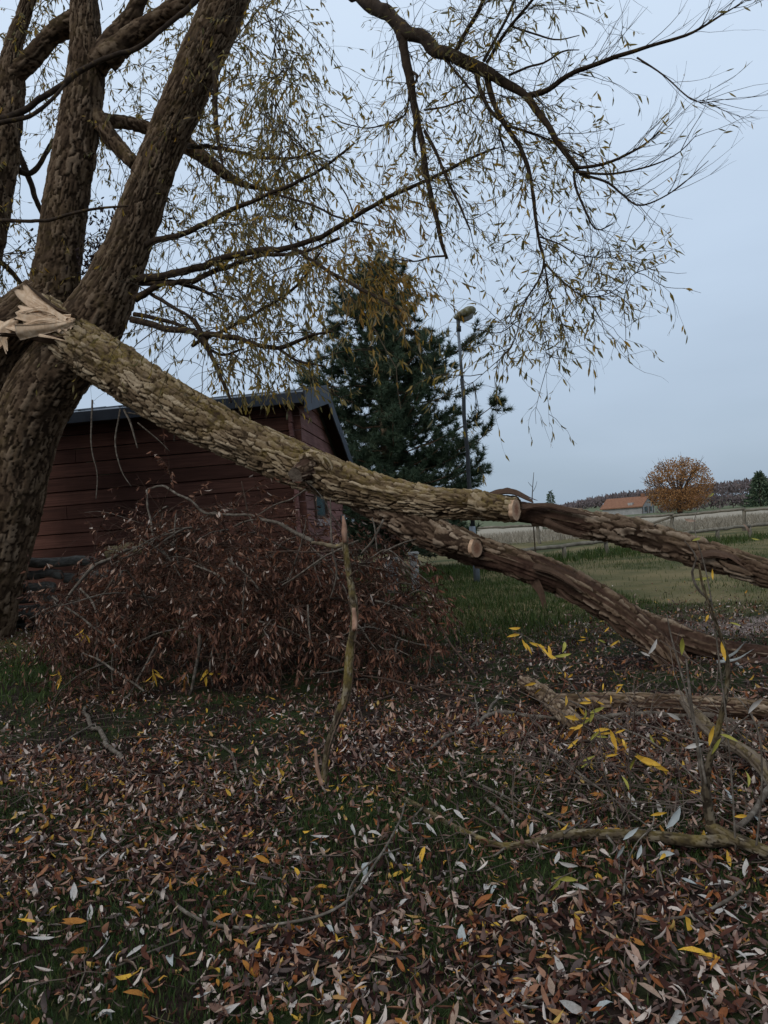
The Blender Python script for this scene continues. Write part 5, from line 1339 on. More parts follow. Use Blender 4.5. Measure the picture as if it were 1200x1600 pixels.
YL = [
    # shoot 0: group in the middle
    (0, [(895, 1122, 3.95, -10, 32, 'leaf_yellow'), (905, 1135, 3.9, 30, 30, 'leaf_yellow'), (915, 1098, 4.0, 5, 22, 'leaf_yellow'), (885, 1095, 4.0, 80, 20, 'leaf_yellow'), (932, 1110, 3.9, 15, 28, 'leaf_lime'), (925, 1118, 3.9, 70, 26, 'leaf_lime'), (908, 1112, 3.95, -60, 26, 'leaf_yellow'), (940, 1140, 3.9, 20, 30, 'leaf_yellow'), (928, 1148, 3.85, 45, 26, 'leaf_lime'), (936, 1098, 3.95, -35, 18, 'leaf_yellow'), (890, 1145, 3.85, 55, 30, 'leaf_orange1'), (955, 1092, 3.9, 70, 18, 'leaf_yellow'), (967, 1078, 3.9, 60, 20, 'leaf_yellow')]),
    (1, [(958, 1155, 3.8, -70, 36, 'leaf_yellow'), (962, 1172, 3.8, 85, 28, 'leaf_yellow'), (975, 1162, 3.8, 20, 24, 'leaf_orange1'), (987, 1190, 3.75, 80, 30, 'leaf_lime'), (1012, 1190, 3.7, -15, 46, 'leaf_yellow'), (1028, 1198, 3.7, -25, 36, 'leaf_yellow'), (1042, 1155, 3.7, -20, 26, 'leaf_yellow'), (956, 1180, 3.8, 10, 22, 'leaf_yellow'), (1000, 1183, 3.75, -40, 26, 'leaf_lime'), (920, 1185, 3.9, 40, 24, 'leaf_lime')]),
    (2, [(838, 1008, 4.4, -30, 30, 'leaf_yellow'), (850, 1018, 4.4, -70, 30, 'leaf_yellow'), (862, 1028, 4.35, -45, 34, 'leaf_yellow'), (880, 1025, 4.35, 8, 32, 'leaf_lime'), (805, 992, 4.5, 12, 30, 'leaf_yellow'), (910, 1000, 4.4, 10, 16, 'leaf_yellow'), (942, 1002, 4.3, -10, 18, 'leaf_lime'), (960, 1005, 4.2, 35, 20, 'leaf_yellow'), (830, 1068, 4.3, 15, 24, 'leaf_yellow'), (893, 1055, 4.2, 40, 16, 'leaf_yellow')]),
    (3, [(1130, 1018, 3.3, 85, 34, 'leaf_yellow'), (1066, 1008, 3.4, 80, 34, 'leaf_lime'), (1105, 965, 3.35, 60, 18, 'leaf_yellow'), (1113, 898, 3.3, -80, 20, 'leaf_yellow'), (1097, 905, 3.35, 10, 26, 'leaf_lime'), (1115, 955, 3.3, 5, 18, 'leaf_yellow'), (1110, 1148, 3.3, 70, 38, 'leaf_yellow'), (1118, 1165, 3.3, 60, 34, 'leaf_lime'), (1090, 842, 3.3, 15, 26, 'leaf_lime'), (1140, 1152, 3.3, -20, 30, 'leaf_lime'), (1080, 815, 3.4, -35, 26, 'leaf_tan'), (1112, 773, 3.4, 40, 16, 'leaf_lime'), (1168, 826, 3.4, -60, 22, 'leaf_tan'), (1150, 975, 3.5, -15, 22, 'leaf_lime'), (1180, 843, 3.4, -25, 14, 'leaf_lime')]),
    (4, [(1178, 1100, 3.2, 50, 38, 'leaf_pale'), (1170, 1215, 3.2, 60, 34, 'leaf_lime'), (1022, 1010, 3.5, 55, 36, 'leaf_pale'), (1008, 1022, 3.6, -30, 18, 'leaf_pale'), (1054, 1120, 3.4, -20, 28, 'leaf_pale'), (1085, 1165, 3.4, 25, 32, 'leaf_pale'), (1160, 1275, 3.2, 20, 26, 'leaf_yellow')]),
    (5, [(1056, 1276, 3.3, 45, 54, 'leaf_silver'), (985, 1303, 3.3, 30, 36, 'leaf_silver'), (969, 1330, 3.2, 70, 28, 'leaf_silver'), (1000, 1330, 3.2, 60, 30, 'leaf_silver'), (1030, 1271, 3.3, 15, 30, 'leaf_yellow'), (1038, 1336, 3.15, 20, 28, 'leaf_yellow')]),
    (6, [(1012, 1415, 3.0, -20, 46, 'leaf_pale'), (1050, 1405, 3.0, 60, 30, 'leaf_pale'), (1063, 1420, 3.0, 10, 44, 'leaf_lime'), (1035, 1450, 2.95, 75, 44, 'leaf_pale'), (1053, 1462, 2.95, -70, 50, 'leaf_lime'), (1042, 1475, 2.9, -88, 40, 'leaf_lime'), (1104, 1450, 2.9, 25, 34, 'leaf_pale')]),
    (7, [(885, 1372, 3.05, 5, 44, 'leaf_lime'), (870, 1382, 3.05, 40, 34, 'leaf_lime'), (905, 1384, 3.0, -30, 34, 'leaf_pale'), (888, 1352, 3.05, -10, 36, 'leaf_pale')]),
]
stems = [
    [(880, 1250, 0.02), (905, 1180, None, 3.9), (915, 1120, None, 3.92), (945, 1085, None, 3.95), (990, 1040, None, 3.9)],
    [(985, 1290, 0.02), (975, 1235, None, 3.75), (985, 1170, None, 3.78), (992, 1100, None, 3.8), (988, 1040, None, 3.85)],
    [(960, 1180, 0.02), (900, 1080, None, 4.25), (860, 1030, None, 4.35), (830, 1000, None, 4.42), (800, 985, None, 4.5)],
    [(1150, 1330, 0.02), (1140, 1180, None, 3.32), (1120, 1000, None, 3.32), (1105, 900, None, 3.33), (1085, 815, None, 3.38), (1112, 770, None, 3.4)],
    [(1180, 1340, 0.02), (1190, 1230, None, 3.2), (1180, 1130, None, 3.2), (1120, 1060, None, 3.35), (1030, 1000, None, 3.5)],
    [(975, 1400, 0.02), (980, 1350, None, 3.22), (1000, 1310, None, 3.28), (1035, 1285, None, 3.3), (1075, 1250, None, 3.3)],
    [(1030, 1360, 0.05), (1040, 1400, None, 3.02), (1042, 1440, None, 2.96)],
    [(850, 1400, 0.02), (870, 1375, None, 3.04), (900, 1360, None, 3.04)],
]
slab = ['low willow shoot with a cluster of yellow leaves above the short log', 'dark-stemmed shoot with yellow leaves in the middle right foreground', 'slanting shoot with yellow and one green leaf before the fallen limb',
        'tall thin shoot at right with lime and yellow leaves against the lawn', 'shoot at the right edge with pale dried leaves', 'small shoot with silvery leaves on the winding branch', 'pale drooping leaf cluster below the forked branch', 'lime green leaf cluster lying below the winding branch']
for i, (si, leaves) in enumerate(YL):
    s0 = stems[si]
    pts = []
    for q in s0:
        pts.append(G(q[0], q[1], q[2]) if q[2] is not None else P(q[0], q[1], q[3]))
    e = empty('willow_shoot', tuple(pts[0]))
    tag(e, slab[i], 'shoot', 'shoots with leaves in the foreground')
    stick('stem', np.array(pts), np.linspace(0.0045, 0.0015, len(pts)), M['dark_stick'] if i in (0, 1) else M['grey_stick'], e, 6, 0.03, 0.12, 600 + i, 0.15)
    if i < 3:
        leaves = leaves + [(x + rng.normal(0, 16), y + rng.normal(0, 14), d + rng.normal(0, 0.08), ang + rng.uniform(-60, 60), L * rng.uniform(0.6, 0.95), mk) for (x, y, d, ang, L, mk) in leaves for _ in range(1)]
    for (x, y, d, ang, L, mk) in leaves:
        leaf_at(e, x, y, d, ang + rng.uniform(-8, 8), L * 0.92, mk, rng.uniform(0.17, 0.25), rng.uniform(-0.7, 0.7), rng.choice([-1, 1]) * rng.uniform(0.4, 1.5))

tg0 = np.array([G(rng.uniform(800, 1230), rng.uniform(1090, 1330), 0.02) for _ in range(110)])
tgd = nrm(rng.normal(size=(110, 3)) * [1, 0.6, 0.5] + [-0.2, 0, 0.45])
tgp, _ = grow(paths_to_list(np.stack([tg0, tg0 + tgd * 0.02], 1)), 150, 0.3, 1.0, 9, 1.0, 0.25, 0.9, 0.2, 0.0)
tgp[..., 2] = np.maximum(tgp[..., 2], gz(tgp[..., 0], tgp[..., 1]) + 0.015)
tgs, _ = grow(paths_to_list(tgp), 160, 0.1, 0.35, 6, 0.7, 0.6, 0.3, 0.25, 0.2)
v1, f1_ = tubes(tgp, np.linspace(1, 0.4, 9)[None] * rng.uniform(0.002, 0.0045, len(tgp))[:, None], 5); v2, f2b = tubes(tgs, np.linspace(1, 0.4, 6)[None] * rng.uniform(0.0012, 0.002, len(tgs))[:, None], 3)
o = mesh_np('twig_tangle', np.vstack([v1, v2]), [f1_, f2b + len(v1)], M['dead_twig2']); tag(o, 'tangle of thin bare twigs around the logs at right', 'twig tangle', kind='stuff')

# ------------------------------------------------------------------ leaf litter and grass
def scatter_px(n, dmin, dmax, wfun):
    """points on the soil inside and around the view, denser near"""
    y = np.sqrt(rng.uniform(dmin ** 2, dmax ** 2, n)); x = rng.uniform(-0.68, 0.68, n) * y
    return x, y


def litter_density(x, y):
    px, py = in_px(np.stack([x, y, gz(x, y)], 1))
    d = np.ones(len(x))
    g = fnoise(np.stack([x * 1.1, y * 1.1, x * 0 + 3], 1), 90, 3)
    left = np.clip((1150 - px) / 500, 0, 1)
    d *= np.clip(1.0 - 1.4 * np.clip((g - 0.45) * 4.0, 0, 1) * (0.25 + 0.36 * left), 0.3, 1)
    right_lawn = np.clip((y - 9.2) / 2.2, 0, 1) * (x > -0.5)
    d *= 1 - 0.90 * right_lawn
    d *= 1 - 0.75 * np.clip((y - 11.5) / 1.5, 0, 1)
    d *= np.where((heap_h(x, y) > 0.35) | ((y > 9.5) & (x < 0.2) & (x > -4.2)) | (y > 14.5) | ((x < -0.6) & (y > 12.6)), 0.06, 1.0)
    return d


xa_, ya_ = scatter_px(110000, 1.9, 16.0, None); xb_, yb_ = scatter_px(30000, 1.9, 6.0, None)
x, y = np.concatenate([xa_, xb_]), np.concatenate([ya_, yb_])
k = rng.uniform(size=len(x)) < litter_density(x, y)
x, y = x[k], y[k]
n = len(x)


def lying(n, x, y, Lr=(0.030, 0.090), lift=0.02):
    th = rng.uniform(0, 2 * math.pi, n)
    d = np.stack([np.cos(th), np.sin(th), rng.normal(0, 0.24, n)], 1)
    up = nrm(np.stack([rng.normal(0, 0.42, n), rng.normal(0, 0.42, n), np.ones(n)], 1))
    up = np.where(rng.uniform(size=(n, 1)) < 0.45, -up, up)
    L = rng.uniform(Lr[0], Lr[1], n)
    pos = np.stack([x, y, gz(x, y) + 0.008 + rng.uniform(0, lift, n)], 1)
    gb_ = (fnoise(np.stack([x * 2.4, y * 2.4, x * 0], 1), 77, 3) - 0.5) * 0.05
    pos[:, 2] += gb_
    return pos, nrm(d), up, L, L * rng.uniform(0.13, 0.33, n) * np.where(L < 0.045, rng.uniform(1.0, 2.0, n), 1.0), rng.normal(0, 2.2, n)


near = y < 4.0
hcol = np.clip(rng.uniform(0, 1, n) ** 1.3 * 0.97 + (rng.uniform(size=n) < 0.05) * 0.6, 0, 1)
for nm, sel, cheap in (('leaf_litter', near, False), ('leaf_litter', ~near, True)):
    m_ = sel.sum()
    pos, d, up, L, W, cu = lying(m_, x[sel], y[sel])
    v, f, mm = leaf_mesh(pos, d, up, L, W, cu, 0.3, cheap, rng.uniform(-1.6, 1.6, m_))
    o = mesh_np(nm, v, [f], M['leaf_litter'], {'h': np.repeat(hcol[sel], mm)}, True)
    tag(o, 'litter of brown and pale willow leaves covering the %s' % ('foreground' if nm and not cheap else 'ground around the heap and limb'), 'leaf litter', kind='stuff')

x_, y_ = scatter_px(620, 2.2, 9.5, None)
th_ = rng.uniform(0, 6.283, 620); k8 = np.linspace(-0.5, 0.5, 6)
ln_ = rng.uniform(0.10, 0.55, 620)
dbr = np.stack([x_[:, None] + np.cos(th_)[:, None] * k8[None] * ln_[:, None], y_[:, None] + np.sin(th_)[:, None] * k8[None] * ln_[:, None], np.zeros((620, 6))], -1)
dbr[..., :2] += np.cumsum(rng.normal(size=(620, 6, 2)) * 0.012, 1)
dbr[..., 2] = gz(dbr[..., 0], dbr[..., 1]) + (fnoise(np.stack([dbr[..., 0].ravel() * 2.4, dbr[..., 1].ravel() * 2.4, dbr[..., 0].ravel() * 0], 1), 77, 3).reshape(620, 6) - 0.5) * 0.05 + 0.022 + np.abs(rng.normal(size=(620, 6))) * 0.01
v, f = tubes(dbr, np.linspace(1, 0.4, 6)[None] * rng.uniform(0.0015, 0.0038, 620)[:, None], 4)
o = mesh_np('twig_litter', v, [f], M['dead_twig2']); tag(o, 'fine dead twigs scattered through the leaf litter', 'twig litter', kind='stuff')
# single leaves that can be picked out near the camera
kinds = [('leaf_pale', 'pale greyish fallen leaf lying on the near leaf litter', 95), ('leaf_yellow', 'bright yellow fallen leaf lying on the near leaf litter', 22), ('leaf_orange1', 'burnt orange fallen leaf lying on the near leaf litter', 55), ('leaf_tan', 'tan curled fallen leaf lying on the near leaf litter', 75), ('leaf_silver', 'silvery white fallen leaf lying on the near leaf litter', 18), ('leaf_brown', 'dark brown fallen leaf lying on the near leaf litter', 30)]
for mk, lab, cnt in kinds:
    protos = []
    for v_ in range(5):
        L = np.array([1.0]); W = np.array([rng.uniform(0.2, 0.3)])
        v, f, mm = leaf_mesh(np.array([[-0.5, 0, 0.0]]), np.array([[1.0, 0, 0.0]]), np.array([[0, 0, 1.0]]), L, W, np.array([rng.normal(0.0, 1.0)]), 0.3, False, np.array([rng.uniform(-1.8, 1.8)]))
        me = bpy.data.meshes.new('fallen_leaf')
        me.from_pydata([tuple(q) for q in v], [], [tuple(q) for q in f])
        me.polygons.foreach_set('use_smooth', [True] * len(f)); me.materials.append(M[mk]); protos.append(me)
    for q in range(cnt):
        yy = math.sqrt(rng.uniform(2.15 ** 2, 4.1 ** 2)); xx = rng.uniform(-0.5, 0.5) * yy
        o = bpy.data.objects.new('fallen_leaf', protos[q % 5]); COL.objects.link(o)
        s_ = rng.uniform(0.06, 0.11)
        o.scale = (s_, s_, s_)
        gb_ = float((fnoise(np.array([[xx * 2.4, yy * 2.4, 0.0]]), 77, 3)[0] - 0.5) * 0.05)
        o.location = (xx, yy, float(gz(xx, yy)) + gb_ + rng.uniform(0.018, 0.036))
        o.rotation_euler = (rng.normal(0, 0.35), rng.normal(0, 0.25), rng.uniform(0, 6.28))
        tag(o, lab, 'leaf', 'single leaves on the near litter, ' + mk.replace('leaf_', '').replace('orange1', 'orange'))

# grass: green tufts between the leaves, lawn beyond
gxy = []
xa_, ya_ = scatter_px(85000, 1.9, 11.5, None); xb_, yb_ = scatter_px(55000, 1.9, 5.0, None)
x, y = np.concatenate([xa_, xb_]), np.concatenate([ya_, yb_])
g = fnoise(np.stack([x * 1.1, y * 1.1, x * 0 + 3], 1), 90, 3)
k = rng.uniform(size=len(x)) < np.clip((g - 0.41) * 4.5 + 0.18 * (x < 0.2), 0.16, 1.0) * np.where((heap_h(x, y) > 0.35) | ((y > 9.5) & (x < 0.2)), 0.05, 1.0)
x, y = x[k], y[k]
Lg = rng.uniform(0.016, 0.048, len(x)); gxy.append((x, y, Lg, Lg * 0.11 + 0.0014))
y2 = np.sqrt(rng.uniform(8.3 ** 2, 24 ** 2, 60000)); x2 = rng.uniform(-0.05, 0.6, 60000) * y2
g2 = fnoise(np.stack([x2 * 0.5, y2 * 0.5, x2 * 0 + 8], 1), 91, 3)
green_side = np.clip((4.0 - x2) / 4.0, 0, 1) * np.clip((y2 - 8.3) / 1.5, 0, 1)
k = rng.uniform(size=len(x2)) < np.clip(0.18 + (g2 - 0.5) * 1.2 + 0.7 * green_side, 0.03, 1)
x2, y2 = x2[k], y2[k]
L2 = rng.uniform(0.04, 0.10, len(x2)) * (1 + 0.6 * (green_side[k] > 0.4)); gxy.append((x2, y2, L2, L2 * 0.06 + 0.004))


def grass_obj(sets, mat, label, hr=(0, 1)):
    xs = np.concatenate([s[0] for s in sets]); ys = np.concatenate([s[1] for s in sets]); Ls = np.concatenate([s[2] for s in sets]); Ws = np.concatenate([s[3] for s in sets])
    n = len(xs)
    b = np.stack([xs, ys, gz(xs, ys) + (fnoise(np.stack([xs * 2.4, ys * 2.4, xs * 0], 1), 77, 3) - 0.5) * 0.05 * ((ys < 14) & (np.abs(xs) < 12))], 1)
    th = rng.uniform(0, 2 * math.pi, n); lean = rng.normal(0, 0.45, n)
    d = nrm(np.stack([np.cos(th) * lean, np.sin(th) * lean, np.ones(n)], 1))
    s = np.stack([-np.sin(th), np.cos(th), np.zeros(n)], 1)
    bend = np.stack([np.cos(th), np.sin(th), np.zeros(n)], 1)
    mid = b + d * (Ls * 0.55)[:, None]; tip = b + d * Ls[:, None] + bend * (Ls * 0.35)[:, None]
    w = (Ws * 0.5)[:, None]
    V = np.stack([b - s * w, b + s * w, mid + s * w * 0.8, mid - s * w * 0.8, tip], 1).reshape(-1, 3)
    i = np.arange(n)[:, None] * 5
    o = mesh_np('grass', V, [i + np.array([[0, 1, 2, 3]]), i + np.array([[3, 2, 4]])], mat, {'h': np.repeat(rng.uniform(hr[0], hr[1], n), 5)}, True)
    tag(o, label, 'grass', kind='stuff')
    return o


grass_obj(gxy[:1], M['grass_dark'], 'short dark green grass between the fallen leaves')
grass_obj(gxy[1:], M['grass'], 'short green grass across the lawn beyond the limb')
# lusher strip by the low rail, weeds by the heap
y3 = rng.uniform(19.0, 27.5, 16000); x3 = rng.uniform(0.5, 14.5, 16000)
line = 22.4 + (x3 - 3.85) * 0.56
k = np.abs(y3 - line + 0.2) < rng.normal(1.4, 0.5, len(x3)).clip(0.2, 3)
x3, y3 = x3[k], y3[k]; L3 = rng.uniform(0.10, 0.30, len(x3))
xa = rng.uniform(1.0, 4.0, 9000); ya = rng.uniform(10.2, 18.5, 9000); La = rng.uniform(0.03, 0.10, 9000)
xb = rng.uniform(-6.2, -3.2, 2500); yb = rng.uniform(7.4, 10.2, 2500); Lb = rng.uniform(0.04, 0.12, 2500)
grass_obj([(x3, y3, L3, L3 * 0.07 + 0.006), (xa, ya, La, La * 0.06 + 0.005), (xb, yb, Lb, Lb * 0.14)], M['grass'], 'long lush grass along the low rail fence and under the limb', (0.2, 0.85))
y4 = rng.uniform(36.5, 52, 24000); x4 = rng.uniform(-2, 34, 24000); L4 = rng.uniform(0.15, 0.42, 24000)
grass_obj([(x4, y4, L4, L4 * 0.05 + 0.012)], M['dry_grass'], 'pale dry standing grass of the field behind the tall fence')

# ------------------------------------------------------------------ pine tree
DP = 22.5
pb = np.array([0.25, 22.5, 0.0])
pine = empty('pine_tree', tuple(pb))
tag(pine, 'dense dark green pine behind the cabin', 'tree')
top = P(588, 405, DP)
bark_tube('trunk', np.array([pb + [0, 0, -0.1], pb + [0.03, 0, 2.2], pb + [-0.05, 0, 4.5], (pb + top) / 2 + [0, 0, 2.0], top]), [0.24, 0.2, 0.16, 0.1, 0.03], M['bark_dead'], 0.05, (0.2, 0.1), 0.02, 41, 0.05, parent=pine)
prof_z = np.array([0.0, 0.6, 1.2, 2.4, 3.6, 4.6, 5.6, 6.4, 7.2, 8.2, 9.2])
prof_l = np.array([1.5, 2.0, 2.3, 2.35, 2.3, 2.25, 2.15, 1.95, 1.5, 1.0, 0.35])
prof_r = np.array([1.9, 2.3, 2.5, 2.5, 2.3, 2.2, 2.0, 1.7, 1.3, 0.9, 0.3])
br_paths = []; tufts = []
Ht = top[2]
nbr = 170
for i in range(nbr):
    z = 0.5 + (Ht - 0.7) * (i + rng.uniform(0, 1)) / nbr
    az = i * 2.399 + rng.uniform(-0.4, 0.4)
    c, s = math.cos(az), math.sin(az)
    rl = np.interp(z, prof_z * Ht / 9.2, prof_l); rr1 = np.interp(z, prof_z * Ht / 9.2, prof_r)
    ln = (rr1 if c > 0 else rl) * abs(c) + 0.5 * (rl + rr1) * (1 - abs(c))
    ln *= rng.uniform(0.78, 1.14)
    b0_ = np.array([pb[0] + (top[0] - pb[0]) * z / Ht, pb[1], z])
    k_ = 6; u = np.linspace(0, 1, k_)
    rise = rng.uniform(0.05, 0.5)
    path = b0_ + np.stack([c * ln * u, s * ln * u, ln * (rise * u ** 2 - 0.12 * u)], 1) + rng.normal(size=(k_, 3)) * 0.03
    br_paths.append(path)
# a couple of long boughs sticking out on the right
for (x, y, xr, yr_) in ((690, 560, 752, 520), (700, 680, 784, 624), (700, 720, 770, 670), (705, 745, 760, 715), (540, 560, 490, 520), (530, 600, 478, 585)):
    a, b = P(600 + (x - 600) * 0.5, y + 20, DP), P(xr, yr_, DP - 0.3)
    u = np.linspace(0, 1, 6)[:, None]
    br_paths.append(a + (b - a) * u + np.array([0, 0, -0.15]) * np.sin(u * math.pi))
br_paths = np.array(br_paths)
v, f = tubes(br_paths, np.linspace(0.035, 0.008, 6)[None] * np.ones((len(br_paths), 1)), 5)
o = mesh_np('limbs', v, [f], M['bark_dead'], {'crack': np.ones(len(v)), 'cell': np.full(len(v), 0.3), 'moss': np.zeros(len(v)), 'peel': np.zeros(len(v))}); world_parent(o, pine); tag(o, kind='stuff')
sub, _ = grow(paths_to_list(br_paths), 2300, 0.2, 0.70, 5, 0.7, 0.6, -0.6, 0.15, 0.08)
v, f = tubes(sub, np.linspace(0.009, 0.004, 5)[None] * np.ones((len(sub), 1)), 3)
nt_ = 36000
pi = rng.integers(0, len(sub), nt_); uu = rng.uniform(0.1, 1, nt_) * 3.999; ai = uu.astype(int); fr = (uu - ai)[:, None]
tp = sub[pi, ai] * (1 - fr) + sub[pi, ai + 1] * fr
td = nrm(sub[pi, ai + 1] - sub[pi, ai])
NN = 10
tp = np.repeat(tp, NN, 0); td = np.repeat(td, NN, 0); n = len(tp)
nd_ = nrm(td * 0.7 + nrm(rng.normal(size=(n, 3))) * 0.9 + np.array([0, 0, 0.15]))
nl = rng.uniform(0.10, 0.23, n); sdv = nrm(np.cross(nd_, rng.normal(size=(n, 3)))) * 0.0105
V = np.stack([tp - sdv, tp + sdv, tp + nd_ * nl[:, None]], 1).reshape(-1, 3)
crown = mesh_np('crown', V, [np.arange(n * 3).reshape(-1, 3)], M['needle'], {'h': np.repeat(np.clip(rng.normal(0.45, 0.22, n // NN), 0, 1).repeat(NN), 3)})
tag(crown, kind='stuff'); world_parent(crown, pine)
o = mesh_np('twigs', v, [f], M['twig']); tag(o, kind='stuff'); world_parent(o, pine)

# ------------------------------------------------------------------ lamp post
lb = G(745, 910)
lamp = empty('lamp_post', tuple(lb))
tag(lamp, 'tall slim dark lamp post with a weathered tilted head beside the pine', 'lamp post')
Dl = lb[1]
ptop = P(716, 512, Dl)


def ring_tube(name, a, b, r0, r1, mat, parent, sides=14):
    o = stick(name, [a, (np.array(a) + np.array(b)) / 2, b], [r0, (r0 + r1) / 2, r1], mat, parent, sides, 0.4, 0.0, 1); return o


lerp = lambda t: lb + (ptop - lb) * t
ring_tube('pole_base', lerp(-0.01), lerp(0.22), 0.075, 0.075, M['pole_grey'], lamp)
ring_tube('pole', lerp(0.215), lerp(0.80), 0.052, 0.044, M['pole_dark'], lamp)
ring_tube('upper_pole', lerp(0.80), lerp(1.0), 0.036, 0.034, M['pole_grey'], lamp)
ring_tube('collar', lerp(0.985), lerp(1.005), 0.058, 0.058, M['pole_dark'], lamp)
ring_tube('neck', lerp(1.0), lerp(1.035), 0.04, 0.05, M['pole_grey'], lamp)
# lamp head: a flattened, tilted shell with a bowl under it
c = P(726, 489, Dl)
n_a, n_b = 20, 10
V = []
for i in range(n_b + 1):
    ph = math.pi * i / n_b - math.pi / 2
    for j in range(n_a):
        th = 2 * math.pi * j / n_a
        sx = math.cos(ph) * math.cos(th); sy = math.cos(ph) * math.sin(th); sz = math.sin(ph)
        k_ = 1.0 + 0.25 * sx
        V.append((0.29 * sx, 0.17 * sy * (1.1 - 0.2 * sx), (0.10 if sz > 0 else 0.13) * sz * k_ + 0.02 * math.sin(5 * th) * math.cos(ph)))
o = mesh_np('lamp_head', np.array(V), [grid_faces(n_b + 1, n_a)], M['lamp_head'])
o.parent = lamp; o.location = Vector(c) - Vector(lb); o.rotation_euler = (0, -rad(24), rad(12))
V2 = []
for i in range(5):
    for j in range(16):
        th = 2 * math.pi * j / 16; q = 1 - 0.10 * i
        V2.append((0.20 * q * math.cos(th), 0.12 * q * math.sin(th), -0.10 - 0.022 * i))
V2.append((0, 0, -0.20))
o2 = mesh_np('lamp_bowl', np.array(V2), [grid_faces(5, 16), np.array([[64 + j, 64 + (j + 1) % 16, 80] for j in range(16)])], M['concrete'])
o2.parent = o

# ------------------------------------------------------------------ fences
def rail(name, a, b, r, parent, seed): return stick(name, [a, (np.array(a) + np.array(b)) / 2, b], [r, r, r * 0.95], M['fence'], parent, 9, 0.3, 0.10, seed)


kf = empty('low_rail_fence', tuple(G(812, 884)))
tag(kf, 'low knee-high wooden rail on short posts in the lush grass', 'fence')
A0 = G(811, 885); A1 = G(1122, 847)
dirv = (A1 - A0); seg = np.linalg.norm(dirv); dirv /= seg
i = 0; t = -0.0; posts = []
while t < seg + 8:
    p = A0 + dirv * t; posts.append(p.copy()); t += 1.75
for i, p in enumerate(posts):
    z0 = float(gz(p[0], p[1])); lean = rng.normal(0, 0.012)
    stick('post', [(p[0], p[1], z0 - 0.1), (p[0] + lean, p[1], z0 + 0.2), (p[0] + lean, p[1], z0 + 0.40)], [0.065, 0.065, 0.06], M['fence'], kf, 9, 0.12, 0.1, 700 + i)
for i in range(0, len(posts) - 2, 2):
    a, b = posts[i].copy(), posts[i + 2].copy()
    a[2] = float(gz(a[0], a[1])) + 0.44; b[2] = float(gz(b[0], b[1])) + 0.44
    rail('rail', a, b - dirv * 0.02, 0.06, kf, 720 + i)
tf = empty('tall_rail_fence', tuple(G(1182, 828)))
tag(tf, 'taller two-rail wooden fence with a slanting brace in front of the pale field', 'fence')
C0, C1 = G(745, 856), G(1182, 828)
dv = C1 - C0; sg = np.linalg.norm(dv); dv /= sg
posts = [C0 + dv * q for q in np.arange(-0.02, sg + 8, 2.9)]
for i, p in enumerate(posts):
    z0 = float(gz(p[0], p[1]))
    stick('post', [(p[0], p[1], z0 - 0.1), (p[0], p[1], z0 + 0.5), (p[0] + rng.normal(0, .02), p[1], z0 + 0.93)], [0.08, 0.08, 0.075], M['fence'], tf, 9, 0.2, 0.1, 740 + i)
for i in range(len(posts) - 1):
    a, b = posts[i], posts[i + 1]
    for hgt in (0.90,):
        j0, j1 = rng.normal(0, 0.03, 2)
        rail('rail', (a[0], a[1] - 0.09, hgt + j0), (b[0] + dv[0] * 0.05, b[1] - 0.09, hgt + j1), 0.062, tf, 760 + i)
    if i % 3 == 2:
        rail('brace', (a[0], a[1] - 0.05, 0.06), (b[0], b[1] - 0.05, 0.80), 0.055, tf, 790 + i)

# ------------------------------------------------------------------ far things
DR = 85.0
rt = P(1062, 802, DR); rt[2] = 0
tree = empty('round_tree', tuple(rt))
tag(tree, 'round-crowned tree with thin orange-brown autumn leaves beyond the fence', 'tree')
cc = P(1062, 757, DR); rx_ = 52 / F * DR; rz_ = 44 / F * DR
stick('trunk', [rt + [0, 0, -0.1], rt + [0.05, 0, 1.0], rt + [0, 0, 2.0], (cc[0], cc[1], cc[2] - 0.3)], [0.32, 0.26, 0.22, 0.08], M['timber'], tree, 9, 0.25, 0.12, 800)
fork = np.array([rt[0], rt[1], 1.6])
lims = []
for i in range(40):
    v_ = nrm(rng.normal(size=3) * [1, 1, 0.8] + [0, 0, 0.45]); e_ = cc + v_ * [rx_, rx_, rz_] * rng.uniform(0.75, 0.98)
    u = np.linspace(0, 1, 6)[:, None]
    lims.append(fork + (e_ - fork) * u + np.array([0, 0, 0.5]) * np.sin(u * math.pi) * 0.4)
lims = np.array(lims)
tw1, _ = grow(paths_to_list(lims), 500, 0.5, 1.4, 5, 0.9, 0.5, -0.2, 0.15, 0.3)
v1, f1_ = tubes(lims, np.linspace(0.09, 0.02, 6)[None] * np.ones((40, 1)), 4); v2, f2b = tubes(tw1, np.linspace(0.022, 0.008, 5)[None] * np.ones((500, 1)), 3)
o = mesh_np('branches', np.vstack([v1, v2]), [f1_, f2b + len(v1)], M['timber']); tag(o, kind='stuff'); world_parent(o, tree)
n = 13000
v_ = nrm(rng.normal(size=(n, 3))) * (rng.uniform(0.25, 1, n) ** 0.45)[:, None]
clump = fnoise(v_ * 3.2 + 7, 61, 2)
k = rng.uniform(size=n) < np.clip((clump - 0.36) * 4 + 0.25, 0.1, 1)
v_ = v_[k]; n = len(v_)
pos = cc + v_ * [rx_, rx_, rz_] * (1 + 0.10 * (fnoise(nrm(v_) * 2.5, 64, 2) - 0.5)[:, None] * 2)
low = rng.uniform(size=n) < 0.08
pos[low, 2] = rng.uniform(1.0, cc[2] - 0.5, low.sum())
v, f, m = leaf_mesh(pos, nrm(rng.normal(size=(n, 3))), nrm(rng.normal(size=(n, 3))), rng.uniform(0.12, 0.24, n), rng.uniform(0.08, 0.16, n), rng.normal(0, 0.5, n), 0.1, True)
o = mesh_np('crown', v, [f], M['round_leaf'], {'h': np.repeat(rng.uniform(0, 1, n), m)}); tag(o, kind='stuff'); world_parent(o, tree)


